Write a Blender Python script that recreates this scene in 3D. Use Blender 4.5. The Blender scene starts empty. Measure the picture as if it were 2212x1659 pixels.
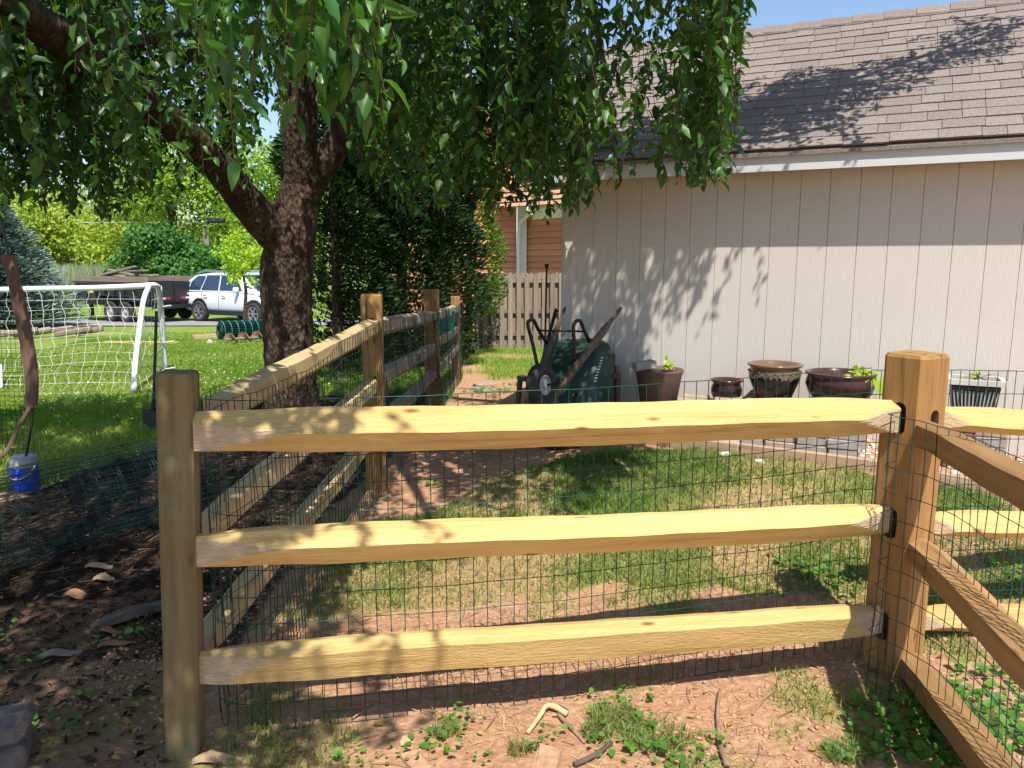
import bpy, math, random
import numpy as np
from mathutils import Vector, Matrix
rng = np.random.default_rng(7); random.seed(7)
S = bpy.context.scene; COL = S.collection
# ------------------------------------------------------------------ camera, sky, sun, exposure
CAMH = 1.67; PITCH = math.radians(9.14); F = 1640.0
cam = bpy.data.cameras.new('camera'); co = bpy.data.objects.new('camera', cam); COL.objects.link(co)
cam.sensor_width = 36; cam.lens = 36*F/2212; cam.clip_start = .05; cam.clip_end = 3000
co.location = (0, 0, CAMH); co.rotation_euler = (math.radians(90)-PITCH, 0, 0); S.camera = co
w = bpy.data.worlds.new('World'); S.world = w; w.use_nodes = True
SUN = Vector((.13, -.55, 1.0)).normalized()
nt = w.node_tree; sky = nt.nodes.new('ShaderNodeTexSky'); sky.sky_type = 'NISHITA'; sky.sun_disc = False
sky.sun_elevation = math.asin(SUN.z); sky.sun_rotation = math.atan2(SUN.x, SUN.y)
sky.air_density = 1.0; sky.dust_density = .6; sky.ozone_density = 2.2
nt.links.new(sky.outputs[0], nt.nodes['Background'].inputs[0]); nt.nodes['Background'].inputs[1].default_value = .13
sl = bpy.data.lights.new('sun', 'SUN'); sl.energy = 4.9; sl.angle = math.radians(.53); sl.color = (1, .95, .86)
so = bpy.data.objects.new('sun', sl); COL.objects.link(so); so.rotation_euler = SUN.to_track_quat('Z', 'Y').to_euler(); so.location = (0, -5, 12)
S.view_settings.view_transform = 'Standard'; S.view_settings.look = 'None'; S.view_settings.exposure = .57
S.view_settings.gamma = 1; S.view_settings.use_curve_mapping = False
S.cycles.max_bounces = 6; S.cycles.transparent_max_bounces = 6

# ------------------------------------------------------------------ geometry helpers
def smooth(t): t = np.clip(t, 0, 1); return t*t*(3-2*t)
def _hash(i, j, k): 
    v = np.sin(i*127.1+j*311.7+k*74.7)*43758.5453
    return v-np.floor(v)
def vnoise(x, y, s, k=0):
    x = np.asarray(x, float)*s; y = np.asarray(y, float)*s
    i = np.floor(x); j = np.floor(y); u = smooth(x-i); v = smooth(y-j)
    return (_hash(i, j, k)*(1-u)+_hash(i+1, j, k)*u)*(1-v)+(_hash(i, j+1, k)*(1-u)+_hash(i+1, j+1, k)*u)*v
def fbm(x, y, s, k=0, o=3):
    r = 0; a = .5; t = 0
    for q in range(o): r = r+a*vnoise(x, y, s*2**q, k+q*7); t += a; a *= .55
    return r/t
def gz(X, Y, fine=False):
    X = np.asarray(X, float); Y = np.asarray(Y, float)
    z = .26*smooth((X+.8)/3)*smooth((Y-2.6)/2.6)*(1-smooth((Y-7.6)/4))
    z = z+.09*smooth((Y-3)/2)*(1-smooth((Y-8)/4))*smooth((X+3.5)/2)
    z = z-.45*smooth((Y-14)/14)
    z = z+.05*(fbm(X, Y, .8, 3)-.5)*(1-smooth((Y-14)/6))
    if fine: z = z+.018*(fbm(X, Y, 9, 5, 3)-.5)*(1-smooth((Y-7)/3))
    return z
def g1(x, y): return float(gz(x, y))
def ray(px, py):
    u = (px-1106)/F; v = (829.5-py)/F
    return Vector((u, math.cos(PITCH)+v*math.sin(PITCH), -math.sin(PITCH)+v*math.cos(PITCH)))
def P(px, py, Y):                       # the point seen at that place of the photograph, Y metres ahead
    r = ray(px, py); return Vector((0, 0, CAMH))+r*(Y/r.y)
def G(px, py, dz=0):                    # where that line of sight meets the ground
    r = ray(px, py); t = .5
    for _ in range(4000):
        p = Vector((0, 0, CAMH))+r*t
        if p.z <= g1(p.x, p.y)+dz: return p
        t += .01 if t < 12 else .1
    return p
def props(o, label=None, cat=None, group=None, kind=None):
    if label: o['label'] = label
    if cat: o['category'] = cat
    if group: o['group'] = group
    if kind: o['kind'] = kind
    return o
def empty(name, loc, label, cat, group=None, rz=0):
    o = bpy.data.objects.new(name, None); COL.objects.link(o); o.location = loc; o.rotation_euler.z = rz; o.empty_display_size = .1
    return props(o, label, cat, group)
def link(name, me, parent=None, loc=(0, 0, 0)):
    o = bpy.data.objects.new(name, me); COL.objects.link(o); o.location = loc
    if parent: o.parent = parent
    return o
def mk(name, V, Fc, mats, parent=None, smoothf=False, origin=None, attr=None, midx=None, M=None):
    """mesh from world-space verts; origin moves into the parent's (unrotated) frame"""
    V = np.asarray(V, float)
    if M is None:
        if origin is None: origin = np.array(parent.location) if parent is not None and parent.parent is None else (np.array(parent.location)+np.array(parent.parent.location) if parent is not None else np.array([(V[:, 0].min()+V[:, 0].max())/2, (V[:, 1].min()+V[:, 1].max())/2, V[:, 2].min()]))
        V = V-np.array(origin)
    me = bpy.data.meshes.new(name); 
    if isinstance(Fc, np.ndarray):
        n, k = Fc.shape
        me.vertices.add(len(V)); me.vertices.foreach_set('co', V.ravel())
        me.loops.add(n*k); me.loops.foreach_set('vertex_index', Fc.ravel().astype(np.int32))
        me.polygons.add(n); me.polygons.foreach_set('loop_start', np.arange(0, n*k, k, dtype=np.int32))
        me.update(calc_edges=True)
    else: me.from_pydata(V.tolist(), [], Fc); me.update()
    for m in (mats if isinstance(mats, (list, tuple)) else [mats]): me.materials.append(m)
    if midx is not None: me.polygons.foreach_set('material_index', np.asarray(midx, np.int32))
    if smoothf: me.polygons.foreach_set('use_smooth', [True]*len(me.polygons))
    if attr:
        for k, v in attr.items():
            a = me.attributes.new(k, 'FLOAT', 'POINT'); a.data.foreach_set('value', np.asarray(v, np.float32))
    me.validate()
    o = bpy.data.objects.new(name, me); COL.objects.link(o)
    if M is not None: o.matrix_local = M
    if parent is not None: o.parent = parent
    elif M is None: o.location = origin
    return o
class MB:
    def __init__(s): s.v = []; s.f = []; s.m = []
    def add(s, vs, fs, m=0):
        b = len(s.v); s.v += [tuple(v) for v in vs]; s.f += [[i+b for i in f] for f in fs]; s.m += [m]*len(fs); return s
    def box(s, c, d, R=None, m=0, jit=0, bev=0):
        hx, hy, hz = d[0]/2, d[1]/2, d[2]/2
        pts = [Vector((x*hx, y*hy, z*hz)) for z in (-1, 1) for x, y in ((-1, -1), (1, -1), (1, 1), (-1, 1))]
        if bev:
            pts = []
            for z, ins in ((-hz, bev), (-hz+bev, 0), (hz-bev, 0), (hz, bev)):
                a, b = hx-ins, hy-ins
                pts += [Vector(q) for q in ((-a+bev*(ins == 0), -b, z), (a-bev*(ins == 0), -b, z), (a, -b+bev*(ins == 0), z), (a, b-bev*(ins == 0), z), (a-bev*(ins == 0), b, z), (-a+bev*(ins == 0), b, z), (-a, b-bev*(ins == 0), z), (-a, -b+bev*(ins == 0), z))]
            fs = [list(range(7, -1, -1)), list(range(24, 32))]
            for k in range(3): fs += [[k*8+i, k*8+(i+1) % 8, k*8+8+(i+1) % 8, k*8+8+i] for i in range(8)]
        else: fs = [[3, 2, 1, 0], [4, 5, 6, 7], [0, 1, 5, 4], [1, 2, 6, 5], [2, 3, 7, 6], [3, 0, 4, 7]]
        if jit: pts = [p+Vector([random.uniform(-jit, jit) for _ in range(3)]) for p in pts]
        if R is not None: pts = [R @ p for p in pts]
        return s.add([p+Vector(c) for p in pts], fs, m)
    def beam(s, a, b, wd, h, up=(0, 0, 1), m=0, bev=0):
        a = Vector(a); b = Vector(b); x = (b-a); L = x.length; x.normalize(); y = Vector(up).cross(x).normalized(); z = x.cross(y)
        return s.box((a+b)/2, (L, wd, h), Matrix((x, y, z)).transposed(), m, bev=bev)
    def tube(s, pts, r, n=8, cap=True, m=0, jit=0):
        pts = [Vector(p) for p in pts]; k = len(pts)
        rs = r if hasattr(r, '__len__') else [r]*k
        vs = []; fs = []; ref = None
        for i, p in enumerate(pts):
            t = (pts[min(i+1, k-1)]-pts[max(i-1, 0)]).normalized()
            if ref is None: ref = Vector((0, 0, 1)) if abs(t.z) < .9 else Vector((1, 0, 0))
            u = t.cross(ref).normalized(); ref = u.cross(t).normalized()
            for j in range(n):
                a = 2*math.pi*j/n; rr = rs[i]*(1+(random.uniform(-jit, jit) if jit else 0))
                vs.append(p+(u*math.cos(a)+ref*math.sin(a))*rr)
        for i in range(k-1): fs += [[i*n+j, i*n+(j+1) % n, (i+1)*n+(j+1) % n, (i+1)*n+j] for j in range(n)]
        if cap: fs += [list(range(n-1, -1, -1)), list(range((k-1)*n, k*n))]
        return s.add(vs, fs, m)
    def lathe(s, c, prof, n=28, m=0, R=None):
        c = Vector(c); vs = []; fs = []
        for r, z in prof:
            for j in range(n):
                a = 2*math.pi*j/n; p = Vector((r*math.cos(a), r*math.sin(a), z)); vs.append(c+(R @ p if R is not None else p))
        for i in range(len(prof)-1): fs += [[i*n+j, i*n+(j+1) % n, (i+1)*n+(j+1) % n, (i+1)*n+j] for j in range(n)]
        if prof[0][0] > 1e-5: fs.append(list(range(n-1, -1, -1)))
        if prof[-1][0] > 1e-5: fs.append(list(range((len(prof)-1)*n, len(prof)*n)))
        return s.add(vs, fs, m)
    def build(s, name, mats, parent=None, sm=False, **k):
        return mk(name, s.v, s.f, mats, parent, sm, midx=s.m, **k)
def spline(pts, n):
    pts = [np.array(p, float) for p in pts]; pts = [2*pts[0]-pts[1]]+pts+[2*pts[-1]-pts[-2]]
    out = []; k = len(pts)-3
    for i in range(k):
        p0, p1, p2, p3 = pts[i:i+4]
        for t in np.linspace(0, 1, n, endpoint=(i == k-1)):
            out.append(.5*((2*p1)+(-p0+p2)*t+(2*p0-5*p1+4*p2-p3)*t*t+(-p0+3*p1-3*p2+p3)*t**3))
    return out

# ------------------------------------------------------------------ materials
def lin(r, g, b): return tuple(((c/255)/12.92 if c/255 <= .04045 else ((c/255+.055)/1.055)**2.4) for c in (r, g, b))+(1,)
class NT:
    def __init__(s, name):
        s.mat = bpy.data.materials.new(name); s.mat.use_nodes = True; s.t = s.mat.node_tree
        s.b = s.t.nodes['Principled BSDF']; s.out = s.t.nodes['Material Output']
    def n(s, typ, **k):
        nd = s.t.nodes.new(typ)
        for a, v in k.items():
            if a.startswith('i_'):
                key = a[2:].replace('_', ' ')
                nd.inputs[key].default_value = v
            else: setattr(nd, a, v)
        return nd
    def l(s, a, b): s.t.links.new(a, b)
    def coord(s, scale=(1, 1, 1), which='Object', rot=(0, 0, 0)):
        tc = s.n('ShaderNodeTexCoord'); mp = s.n('ShaderNodeMapping'); mp.inputs['Scale'].default_value = scale; mp.inputs['Rotation'].default_value = rot
        s.l(tc.outputs[which], mp.inputs[0]); return mp.outputs[0]
    def noise(s, vec, scale, detail=4, rough=.6, dist=0):
        nd = s.n('ShaderNodeTexNoise'); nd.inputs['Scale'].default_value = scale; nd.inputs['Detail'].default_value = detail
        nd.inputs['Roughness'].default_value = rough; nd.inputs['Distortion'].default_value = dist
        if vec is not None: s.l(vec, nd.inputs['Vector'])
        return nd.outputs['Fac']
    def ramp(s, fac, stops):
        r = s.n('ShaderNodeValToRGB'); e = r.color_ramp.elements
        while len(e) < len(stops): e.new(.5)
        for i, (p, c) in enumerate(stops): e[i].position = p; e[i].color = c if len(c) == 4 else tuple(c)+(1,)
        s.l(fac, r.inputs[0]); return r.outputs[0]
    def mix(s, fac, a, b, mode='MIX'):
        m = s.n('ShaderNodeMix', data_type='RGBA', blend_type=mode)
        if isinstance(fac, (int, float)): m.inputs[0].default_value = fac
        else: s.l(fac, m.inputs[0])
        for q, v in ((6, a), (7, b)):
            if isinstance(v, tuple): m.inputs[q].default_value = v
            else: s.l(v, m.inputs[q])
        return m.outputs[2]
    def math(s, op, a, b=0.0):
        m = s.n('ShaderNodeMath', operation=op)
        for q, v in ((0, a), (1, b)):
            if isinstance(v, (int, float)): m.inputs[q].default_value = v
            else: s.l(v, m.inputs[q])
        return m.outputs[0]
    def attr(s, name): a = s.n('ShaderNodeAttribute', attribute_name=name); return a.outputs['Fac']
    def bump(s, h, strength=.5, dist=.01, chain=None):
        b = s.n('ShaderNodeBump'); b.inputs['Strength'].default_value = strength; b.inputs['Distance'].default_value = dist
        s.l(h, b.inputs['Height'])
        if chain is not None: s.l(chain, b.inputs['Normal'])
        return b.outputs[0]
    def done(s, color, rough=.8, normal=None, metal=0, spec=None, coat=0):
        if isinstance(color, tuple): s.b.inputs['Base Color'].default_value = color
        else: s.l(color, s.b.inputs['Base Color'])
        s.b.inputs['Roughness'].default_value = rough; s.b.inputs['Metallic'].default_value = metal
        if spec is not None: s.b.inputs['Specular IOR Level'].default_value = spec
        if coat: s.b.inputs['Coat Weight'].default_value = coat; s.b.inputs['Coat Roughness'].default_value = .05
        if normal is not None: s.l(normal, s.b.inputs['Normal'])
        return s.mat
def plain(name, c, rough=.6, metal=0, var=.25, scale=8, bump=.1, bd=.004, coat=0, spec=None, stretch=(1, 1, 1)):
    n = NT(name); v = n.coord(stretch); f = n.noise(v, scale, 5)
    a = tuple(x*(1-var) for x in c[:3])+(1,); b = tuple(min(1, x*(1+var)) for x in c[:3])+(1,)
    col = n.ramp(f, [(.3, a), (.7, b)])
    return n.done(col, rough, n.bump(n.noise(v, scale*6, 3), bump, bd) if bump else None, metal, spec, coat)
def wood(name, c1, c2, c3, axis=0, rough=.75, knots=True, bump=.5, stain=None, saw=0, cut=None, crack=0):
    """grain runs along the local axis; c1 light, c2 mid, c3 dark streak"""
    n = NT(name); sc = [26, 26, 26]; sc[axis] = 1.3; v = n.coord(tuple(sc)); oi = n.n('ShaderNodeObjectInfo')
    va = n.n('ShaderNodeVectorMath', operation='ADD'); n.l(v, va.inputs[0]); cv = n.n('ShaderNodeCombineXYZ'); r10 = n.math('MULTIPLY', oi.outputs['Random'], 57.0)
    for q in range(3): n.l(r10, cv.inputs[q])
    n.l(cv.outputs[0], va.inputs[1]); v = va.outputs[0]
    g = n.noise(v, 1.0, 6, .62, .35)
    col = n.ramp(g, [(.25, c3), (.45, c2), (.62, c1)])
    big = n.noise(n.coord((1, 1, 1)), 3.2, 3); col = n.mix(n.math('MULTIPLY', big, .45), col, c2)
    tone = n.math('ADD', n.math('MULTIPLY', oi.outputs['Random'], .28), .86); hsv = n.n('ShaderNodeHueSaturation'); n.l(tone, hsv.inputs['Value']); n.l(col, hsv.inputs['Color']); col = hsv.outputs[0]
    if stain:
        f2 = n.ramp(n.noise(n.coord((1, 1, 1)), 2.2, 5, .7), [(.5, (0, 0, 0, 1)), (.68, (1, 1, 1, 1))]); col = n.mix(n.math('MULTIPLY', f2, .55), col, stain)
    h = n.noise(v, 2.3, 5, .7)
    if crack:
        cc = [22, 22, 22]; cc[axis] = .9; va2 = n.n('ShaderNodeVectorMath', operation='ADD'); n.l(n.coord(tuple(cc)), va2.inputs[0]); n.l(cv.outputs[0], va2.inputs[1])
        cn = n.noise(va2.outputs[0], 1.0, 2, .5, .2); ck = n.ramp(cn, [(.335, (1, 1, 1, 1)), (.37, (0, 0, 0, 1))]); col = n.mix(n.math('MULTIPLY', ck, .75*crack), col, (.05, .03, .015, 1))
        dm = n.ramp(n.noise(n.coord((3, 3, 3)), 2.5, 6, .75), [(.45, (0, 0, 0, 1)), (.7, (1, 1, 1, 1))]); col = n.mix(n.math('MULTIPLY', dm, .28*crack), col, (.16, .11, .06, 1))
    if cut:
        cf = n.ramp(n.attr('cut'), [(.42, (0, 0, 0, 1)), (.5, (1, 1, 1, 1))]); gc = n.ramp(n.noise(n.coord((5, 60, 60), rot=(0, .5, 0)), 1.5, 4), [(.35, tuple(x*.78 for x in cut[:3])), (.65, cut)])
        col = n.mix(cf, col, gc)
    if knots:
        kc = [10, 10, 10]; kc[axis] = 3.4
        vv = n.n('ShaderNodeVectorMath', operation='ADD'); n.l(n.coord(tuple(kc)), vv.inputs[0]); n.l(cv.outputs[0], vv.inputs[1])
        vo = n.n('ShaderNodeTexVoronoi'); vo.inputs['Scale'].default_value = 1.0; n.l(vv.outputs[0], vo.inputs['Vector'])
        k = n.ramp(vo.outputs['Distance'], [(.0, (1, 1, 1, 1)), (.07, (.7, .7, .7, 1)), (.13, (0, 0, 0, 1))])
        col = n.mix(k, col, lin(112, 66, 34))
    f = n.bump(h, bump, .006)
    if saw:
        sv = n.coord((7, 40, 40) if axis == 0 else (40, 40, 7)); f = n.bump(n.noise(sv, 3.0, 4, .7, .6), saw, .012, f)
    return n.done(col, rough, f, spec=.25)
def leafm(name, c, c2, trans=.35, rough=.45, spec=.5):
    n = NT(name); a = n.attr('rnd'); col = n.ramp(a, [(0, c), (.55, tuple((x+y)/2 for x, y in zip(c, c2))), (.97, c2), (1, c2)])
    n.done(col, rough, spec=spec)
    tr = n.n('ShaderNodeBsdfTranslucent'); hs = n.n('ShaderNodeHueSaturation'); hs.inputs['Value'].default_value = 1.9; hs.inputs['Hue'].default_value = .485; hs.inputs['Saturation'].default_value = 1.1
    n.l(col, hs.inputs['Color']); n.l(hs.outputs[0], tr.inputs['Color'])
    m = n.n('ShaderNodeMixShader'); m.inputs[0].default_value = trans; n.l(n.b.outputs[0], m.inputs[1]); n.l(tr.outputs[0], m.inputs[2]); n.l(m.outputs[0], n.out.inputs[0])
    return n.mat
M = {}
M['rail'] = wood('new_pine_rail', (.70, .50, .205, 1), (.63, .42, .155, 1), (.50, .30, .095, 1), 0, bump=.4, saw=.65, crack=.3, cut=(.58, .43, .27, 1))
M['rail_cut'] = wood('new_pine_cut_face', (.52, .38, .25, 1), (.46, .32, .20, 1), (.38, .25, .14, 1), 0, knots=False, bump=.25)
M['rail_in'] = wood('inner_run_rail', (.60, .46, .25, 1), (.52, .37, .18, 1), (.40, .26, .11, 1), 0, bump=.35)
M['rail_brown'] = wood('brown_side_rail', (.36, .21, .09, 1), (.28, .155, .062, 1), (.19, .10, .04, 1), 0, bump=.4, crack=.8)
M['post'] = wood('stained_pine_post', (.40, .225, .08, 1), (.33, .175, .06, 1), (.22, .11, .034, 1), 2, bump=.35, crack=1)
M['post_green'] = wood('green_treated_post', (.25, .18, .08, 1), (.185, .135, .06, 1), (.11, .08, .034, 1), 2, bump=.4, crack=1, stain=(.24, .26, .17, 1))
M['old_wood'] = wood('weathered_grey_wood', (.33, .27, .22, 1), (.25, .195, .15, 1), (.15, .11, .08, 1), 2, knots=True, bump=.5, rough=.9)
M['old_wood_x'] = wood('weathered_grey_wood_long', (.30, .25, .20, 1), (.22, .17, .13, 1), (.13, .10, .07, 1), 0, knots=False, bump=.5, rough=.9)
M['rail_grey'] = wood('pale_grey_rail', (.52, .42, .31, 1), (.43, .33, .235, 1), (.30, .22, .15, 1), 0, bump=.4)
M['handle_wood'] = wood('dirty_barrow_wood', (.17, .13, .10, 1), (.10, .072, .055, 1), (.05, .036, .028, 1), 0, knots=False, bump=.4, rough=.85)
M['timber'] = wood('bed_border_timber', (.46, .33, .22, 1), (.38, .26, .17, 1), (.28, .19, .12, 1), 0, knots=True)
M['wire'] = plain('green_vinyl_wire', (.006, .055, .042, 1), .35, 0, .3, 30, 0, spec=.5)
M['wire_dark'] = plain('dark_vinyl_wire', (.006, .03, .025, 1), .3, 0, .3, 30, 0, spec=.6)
M['white_paint'] = plain('white_trim_paint', (.56, .58, .58, 1), .55, 0, .05, 4, .25, .002, stretch=(6, 6, 60))
M['white_pipe'] = plain('white_goal_pipe', (.75, .76, .78, 1), .4, 0, .06, 3, 0)
M['net_white'] = plain('white_net_cord', (.72, .73, .70, 1), .8, 0, .05, 5, 0)
M['net_black'] = plain('black_net_cord', (.012, .013, .012, 1), .8, 0, .1, 5, 0)
M['black_steel'] = plain('black_steel', (.018, .02, .024, 1), .45, 0, .2, 3, .05)
M['dark_rust'] = plain('dark_rusty_steel', (.045, .036, .028, 1), .55, .5, .4, 20, .2)
M['rust'] = plain('rusty_auger_steel', (.22, .12, .07, 1), .7, .3, .4, 14, .3)
M['rubber'] = plain('tyre_rubber', (.035, .033, .032, 1), .85, 0, .25, 12, .15)
M['alloy'] = plain('grey_wheel_metal', (.42, .43, .45, 1), .35, .7, .1, 5, 0)
M['car_white'] = plain('white_car_paint', (.70, .73, .75, 1), .25, 0, .02, 2, 0, coat=.8)
M['glass_dark'] = plain('tinted_car_glass', (.025, .045, .09, 1), .06, 0, .1, 1, 0, spec=.9)
M['red_lens'] = plain('red_lamp_lens', (.55, .02, .03, 1), .2, 0, .05, 4, 0)
M['orange_lens'] = plain('orange_lamp_lens', (.85, .28, .03, 1), .2, 0, .05, 4, 0)
M['yellow_sticker'] = plain('yellow_sticker_film', (.75, .72, .05, 1), .5, 0, .05, 4, 0)
M['white_sticker'] = plain('pale_sticker_film', (.6, .68, .72, 1), .5, 0, .1, 9, 0)
M['blue_plastic'] = plain('blue_jug_plastic', (.012, .06, .62, 1), .35, 0, .1, 4, .05)
M['grey_plastic'] = plain('grey_lid_plastic', (.36, .38, .38, 1), .5, 0, .12, 12, .05)
M['teal_plastic'] = plain('turquoise_plastic', (.01, .46, .52, 1), .45, 0, .1, 4, 0)
M['green_tray'] = plain('green_barrow_tray', (.014, .042, .028, 1), .5, 0, .25, 5, .05)
M['terracotta'] = plain('dusty_brown_clay', (.125, .066, .05, 1), .7, 0, .3, 7, .2)
M['soil'] = plain('dark_soil', (.035, .022, .016, 1), .95, 0, .5, 40, .8, .01)
M['grey_block'] = plain('grey_concrete_paver', (.30, .275, .25, 1), .9, 0, .2, 25, .5, .004)
M['tan_block'] = plain('tan_concrete_paver', (.34, .27, .21, 1), .9, 0, .22, 25, .5, .004)
M['red_block'] = plain('red_brick_clay', (.20, .085, .075, 1), .9, 0, .2, 25, .5, .004)
M['old_block'] = plain('weathered_brown_block', (.16, .12, .10, 1), .95, 0, .35, 14, .8, .01)
M['stone_white'] = plain('pale_stone', (.55, .50, .44, 1), .9, 0, .2, 20, .5)
M['stone_red'] = plain('red_dirt_stone', (.42, .24, .15, 1), .95, 0, .3, 30, .6, .004)
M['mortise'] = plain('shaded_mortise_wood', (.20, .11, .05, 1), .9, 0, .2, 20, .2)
M['house_red'] = wood('orange_red_clapboard', (.64, .29, .17, 1), (.58, .245, .14, 1), (.46, .18, .10, 1), 0, knots=False, bump=.2)
M['brown_sleeve'] = wood('brown_worn_sleeve', (.17, .10, .07, 1), (.12, .068, .045, 1), (.08, .045, .03, 1), 2, knots=False, bump=.2, stain=(.24, .15, .10, 1))
M['planter_black'] = plain('black_ribbed_planter', (.025, .025, .025, 1), .5, 0, .3, 8, .05)
M['planter_rim'] = plain('pale_planter_rim', (.50, .47, .42, 1), .6, 0, .12, 12, .1)
M['driveway'] = plain('grey_gravel_drive', (.24, .24, .24, 1), .9, 0, .15, 3, .3)
M['twig'] = plain('dry_twig_bark', (.26, .17, .11, 1), .85, 0, .35, 14, .3)
M['bark_chip'] = plain('orange_bark_chip', (.30, .15, .07, 1), .85, 0, .4, 14, .3)
M['bare_twig'] = plain('grey_brown_twig', (.10, .07, .05, 1), .85, 0, .3, 10, 0)
M['brown_twig'] = plain('reddish_leaf_twig', (.12, .06, .035, 1), .7, 0, .3, 10, 0)
M['pale_stick'] = wood('peeled_stick_wood', (.62, .46, .28, 1), (.52, .36, .2, 1), (.36, .23, .12, 1), 0, knots=False)
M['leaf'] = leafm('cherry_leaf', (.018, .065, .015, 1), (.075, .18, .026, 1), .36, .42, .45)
M['leaf_near_lit'] = leafm('cherry_leaf_close_sunlit', (.035, .12, .024, 1), (.09, .23, .035, 1), .34, .38, .5)  # same cherry leaf, colour lightened to stand in for direct sun
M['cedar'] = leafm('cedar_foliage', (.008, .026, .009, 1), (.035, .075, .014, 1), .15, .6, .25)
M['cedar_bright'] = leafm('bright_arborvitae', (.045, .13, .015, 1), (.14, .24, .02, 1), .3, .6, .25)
M['spruce'] = leafm('blue_spruce_needles', (.08, .14, .13, 1), (.24, .33, .31, 1), .1, .7, .2)
M['far_light'] = leafm('far_bright_foliage', (.13, .25, .03, 1), (.32, .46, .06, 1), .3, .6, .2)
M['far_olive'] = leafm('far_olive_foliage', (.19, .27, .035, 1), (.38, .46, .08, 1), .3, .6, .2)
M['far_dark'] = leafm('dark_vine_foliage', (.03, .11, .022, 1), (.10, .24, .04, 1), .2, .5, .3)
M['lime'] = leafm('lime_sapling_leaves', (.22, .38, .03, 1), (.46, .60, .08, 1), .35, .5, .3)
M['grass'] = leafm('lawn_grass', (.075, .155, .022, 1), (.34, .33, .13, 1), .3, .6, .2)
M['grass_far'] = leafm('bright_lawn_grass', (.14, .27, .03, 1), (.36, .42, .10, 1), .3, .6, .2)
M['reed'] = leafm('grey_green_reeds', (.17, .24, .12, 1), (.40, .42, .25, 1), .3, .7, .2)
M['straw'] = leafm('dry_straw', (.34, .24, .12, 1), (.58, .45, .24, 1), .2, .7, .2)
M['weed'] = leafm('ground_ivy_leaf', (.05, .15, .022, 1), (.13, .27, .04, 1), .3, .5, .3)

def ground_mat():
    n = NT('dirt_grass_ground'); c = n.coord((1, 1, 1))
    d1 = n.noise(c, 2.2, 8, .65); d2 = n.noise(c, 28, 6, .7)
    dirt = n.ramp(d1, [(.3, (.34, .165, .09, 1)), (.55, (.45, .245, .14, 1)), (.75, (.52, .325, .20, 1))])
    dirt = n.mix(.55, dirt, n.ramp(d2, [(.3, (.22, .11, .06, 1)), (.5, (.45, .26, .155, 1)), (.72, (.66, .46, .31, 1))]))
    ol = n.ramp(n.noise(c, 9, 5, .7), [(.56, (0, 0, 0, 1)), (.66, (1, 1, 1, 1))])
    dirt = n.mix(n.math('MULTIPLY', ol, .35), dirt, (.33, .27, .15, 1))
    gr = n.ramp(n.noise(c, 1.7, 6, .7), [(.3, (.15, .24, .035, 1)), (.52, (.24, .31, .065, 1)), (.68, (.38, .36, .14, 1)), (.8, (.42, .34, .19, 1))])
    gr = n.mix(.5, gr, n.ramp(n.noise(c, 40, 5, .7), [(.3, (.05, .10, .015, 1)), (.55, (.17, .23, .045, 1)), (.75, (.36, .38, .13, 1))]))
    mu = n.ramp(n.noise(c, 22, 7, .75), [(.3, (.012, .008, .007, 1)), (.52, (.035, .022, .017, 1)), (.68, (.085, .055, .038, 1)), (.8, (.20, .14, .09, 1))])
    col = n.mix(n.attr('gr'), dirt, gr); col = n.mix(n.attr('mu'), col, mu)
    h = n.noise(c, 30, 8, .72); vo = n.n('ShaderNodeTexVoronoi'); vo.inputs['Scale'].default_value = 38; n.l(c, vo.inputs['Vector'])
    hh = n.math('ADD', h, n.math('MULTIPLY', vo.outputs['Distance'], .5))
    return n.done(col, .97, n.bump(hh, .8, .022), spec=.1)
M['ground'] = ground_mat()
def bark_mat():
    n = NT('cherry_bark'); c = n.coord((9, 9, 4)); c2 = n.coord((1, 1, 1))
    a = n.noise(c, 1.2, 7, .75, .9); vo = n.n('ShaderNodeTexVoronoi', feature='F1'); vo.inputs['Scale'].default_value = 1.9; n.l(n.coord((20, 20, 9)), vo.inputs['Vector'])
    col = n.ramp(a, [(.3, (.028, .019, .014, 1)), (.48, (.08, .053, .036, 1)), (.62, (.155, .108, .075, 1)), (.78, (.28, .21, .15, 1))])
    li = n.ramp(n.noise(c2, 7, 5, .7), [(.6, (0, 0, 0, 1)), (.7, (1, 1, 1, 1))]); col = n.mix(n.math('MULTIPLY', li, .4), col, (.30, .33, .26, 1))
    b = n.bump(vo.outputs['Distance'], .9, .035); return n.done(col, .9, n.bump(a, .9, .03, b), spec=.15)
M['bark'] = bark_mat()
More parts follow.
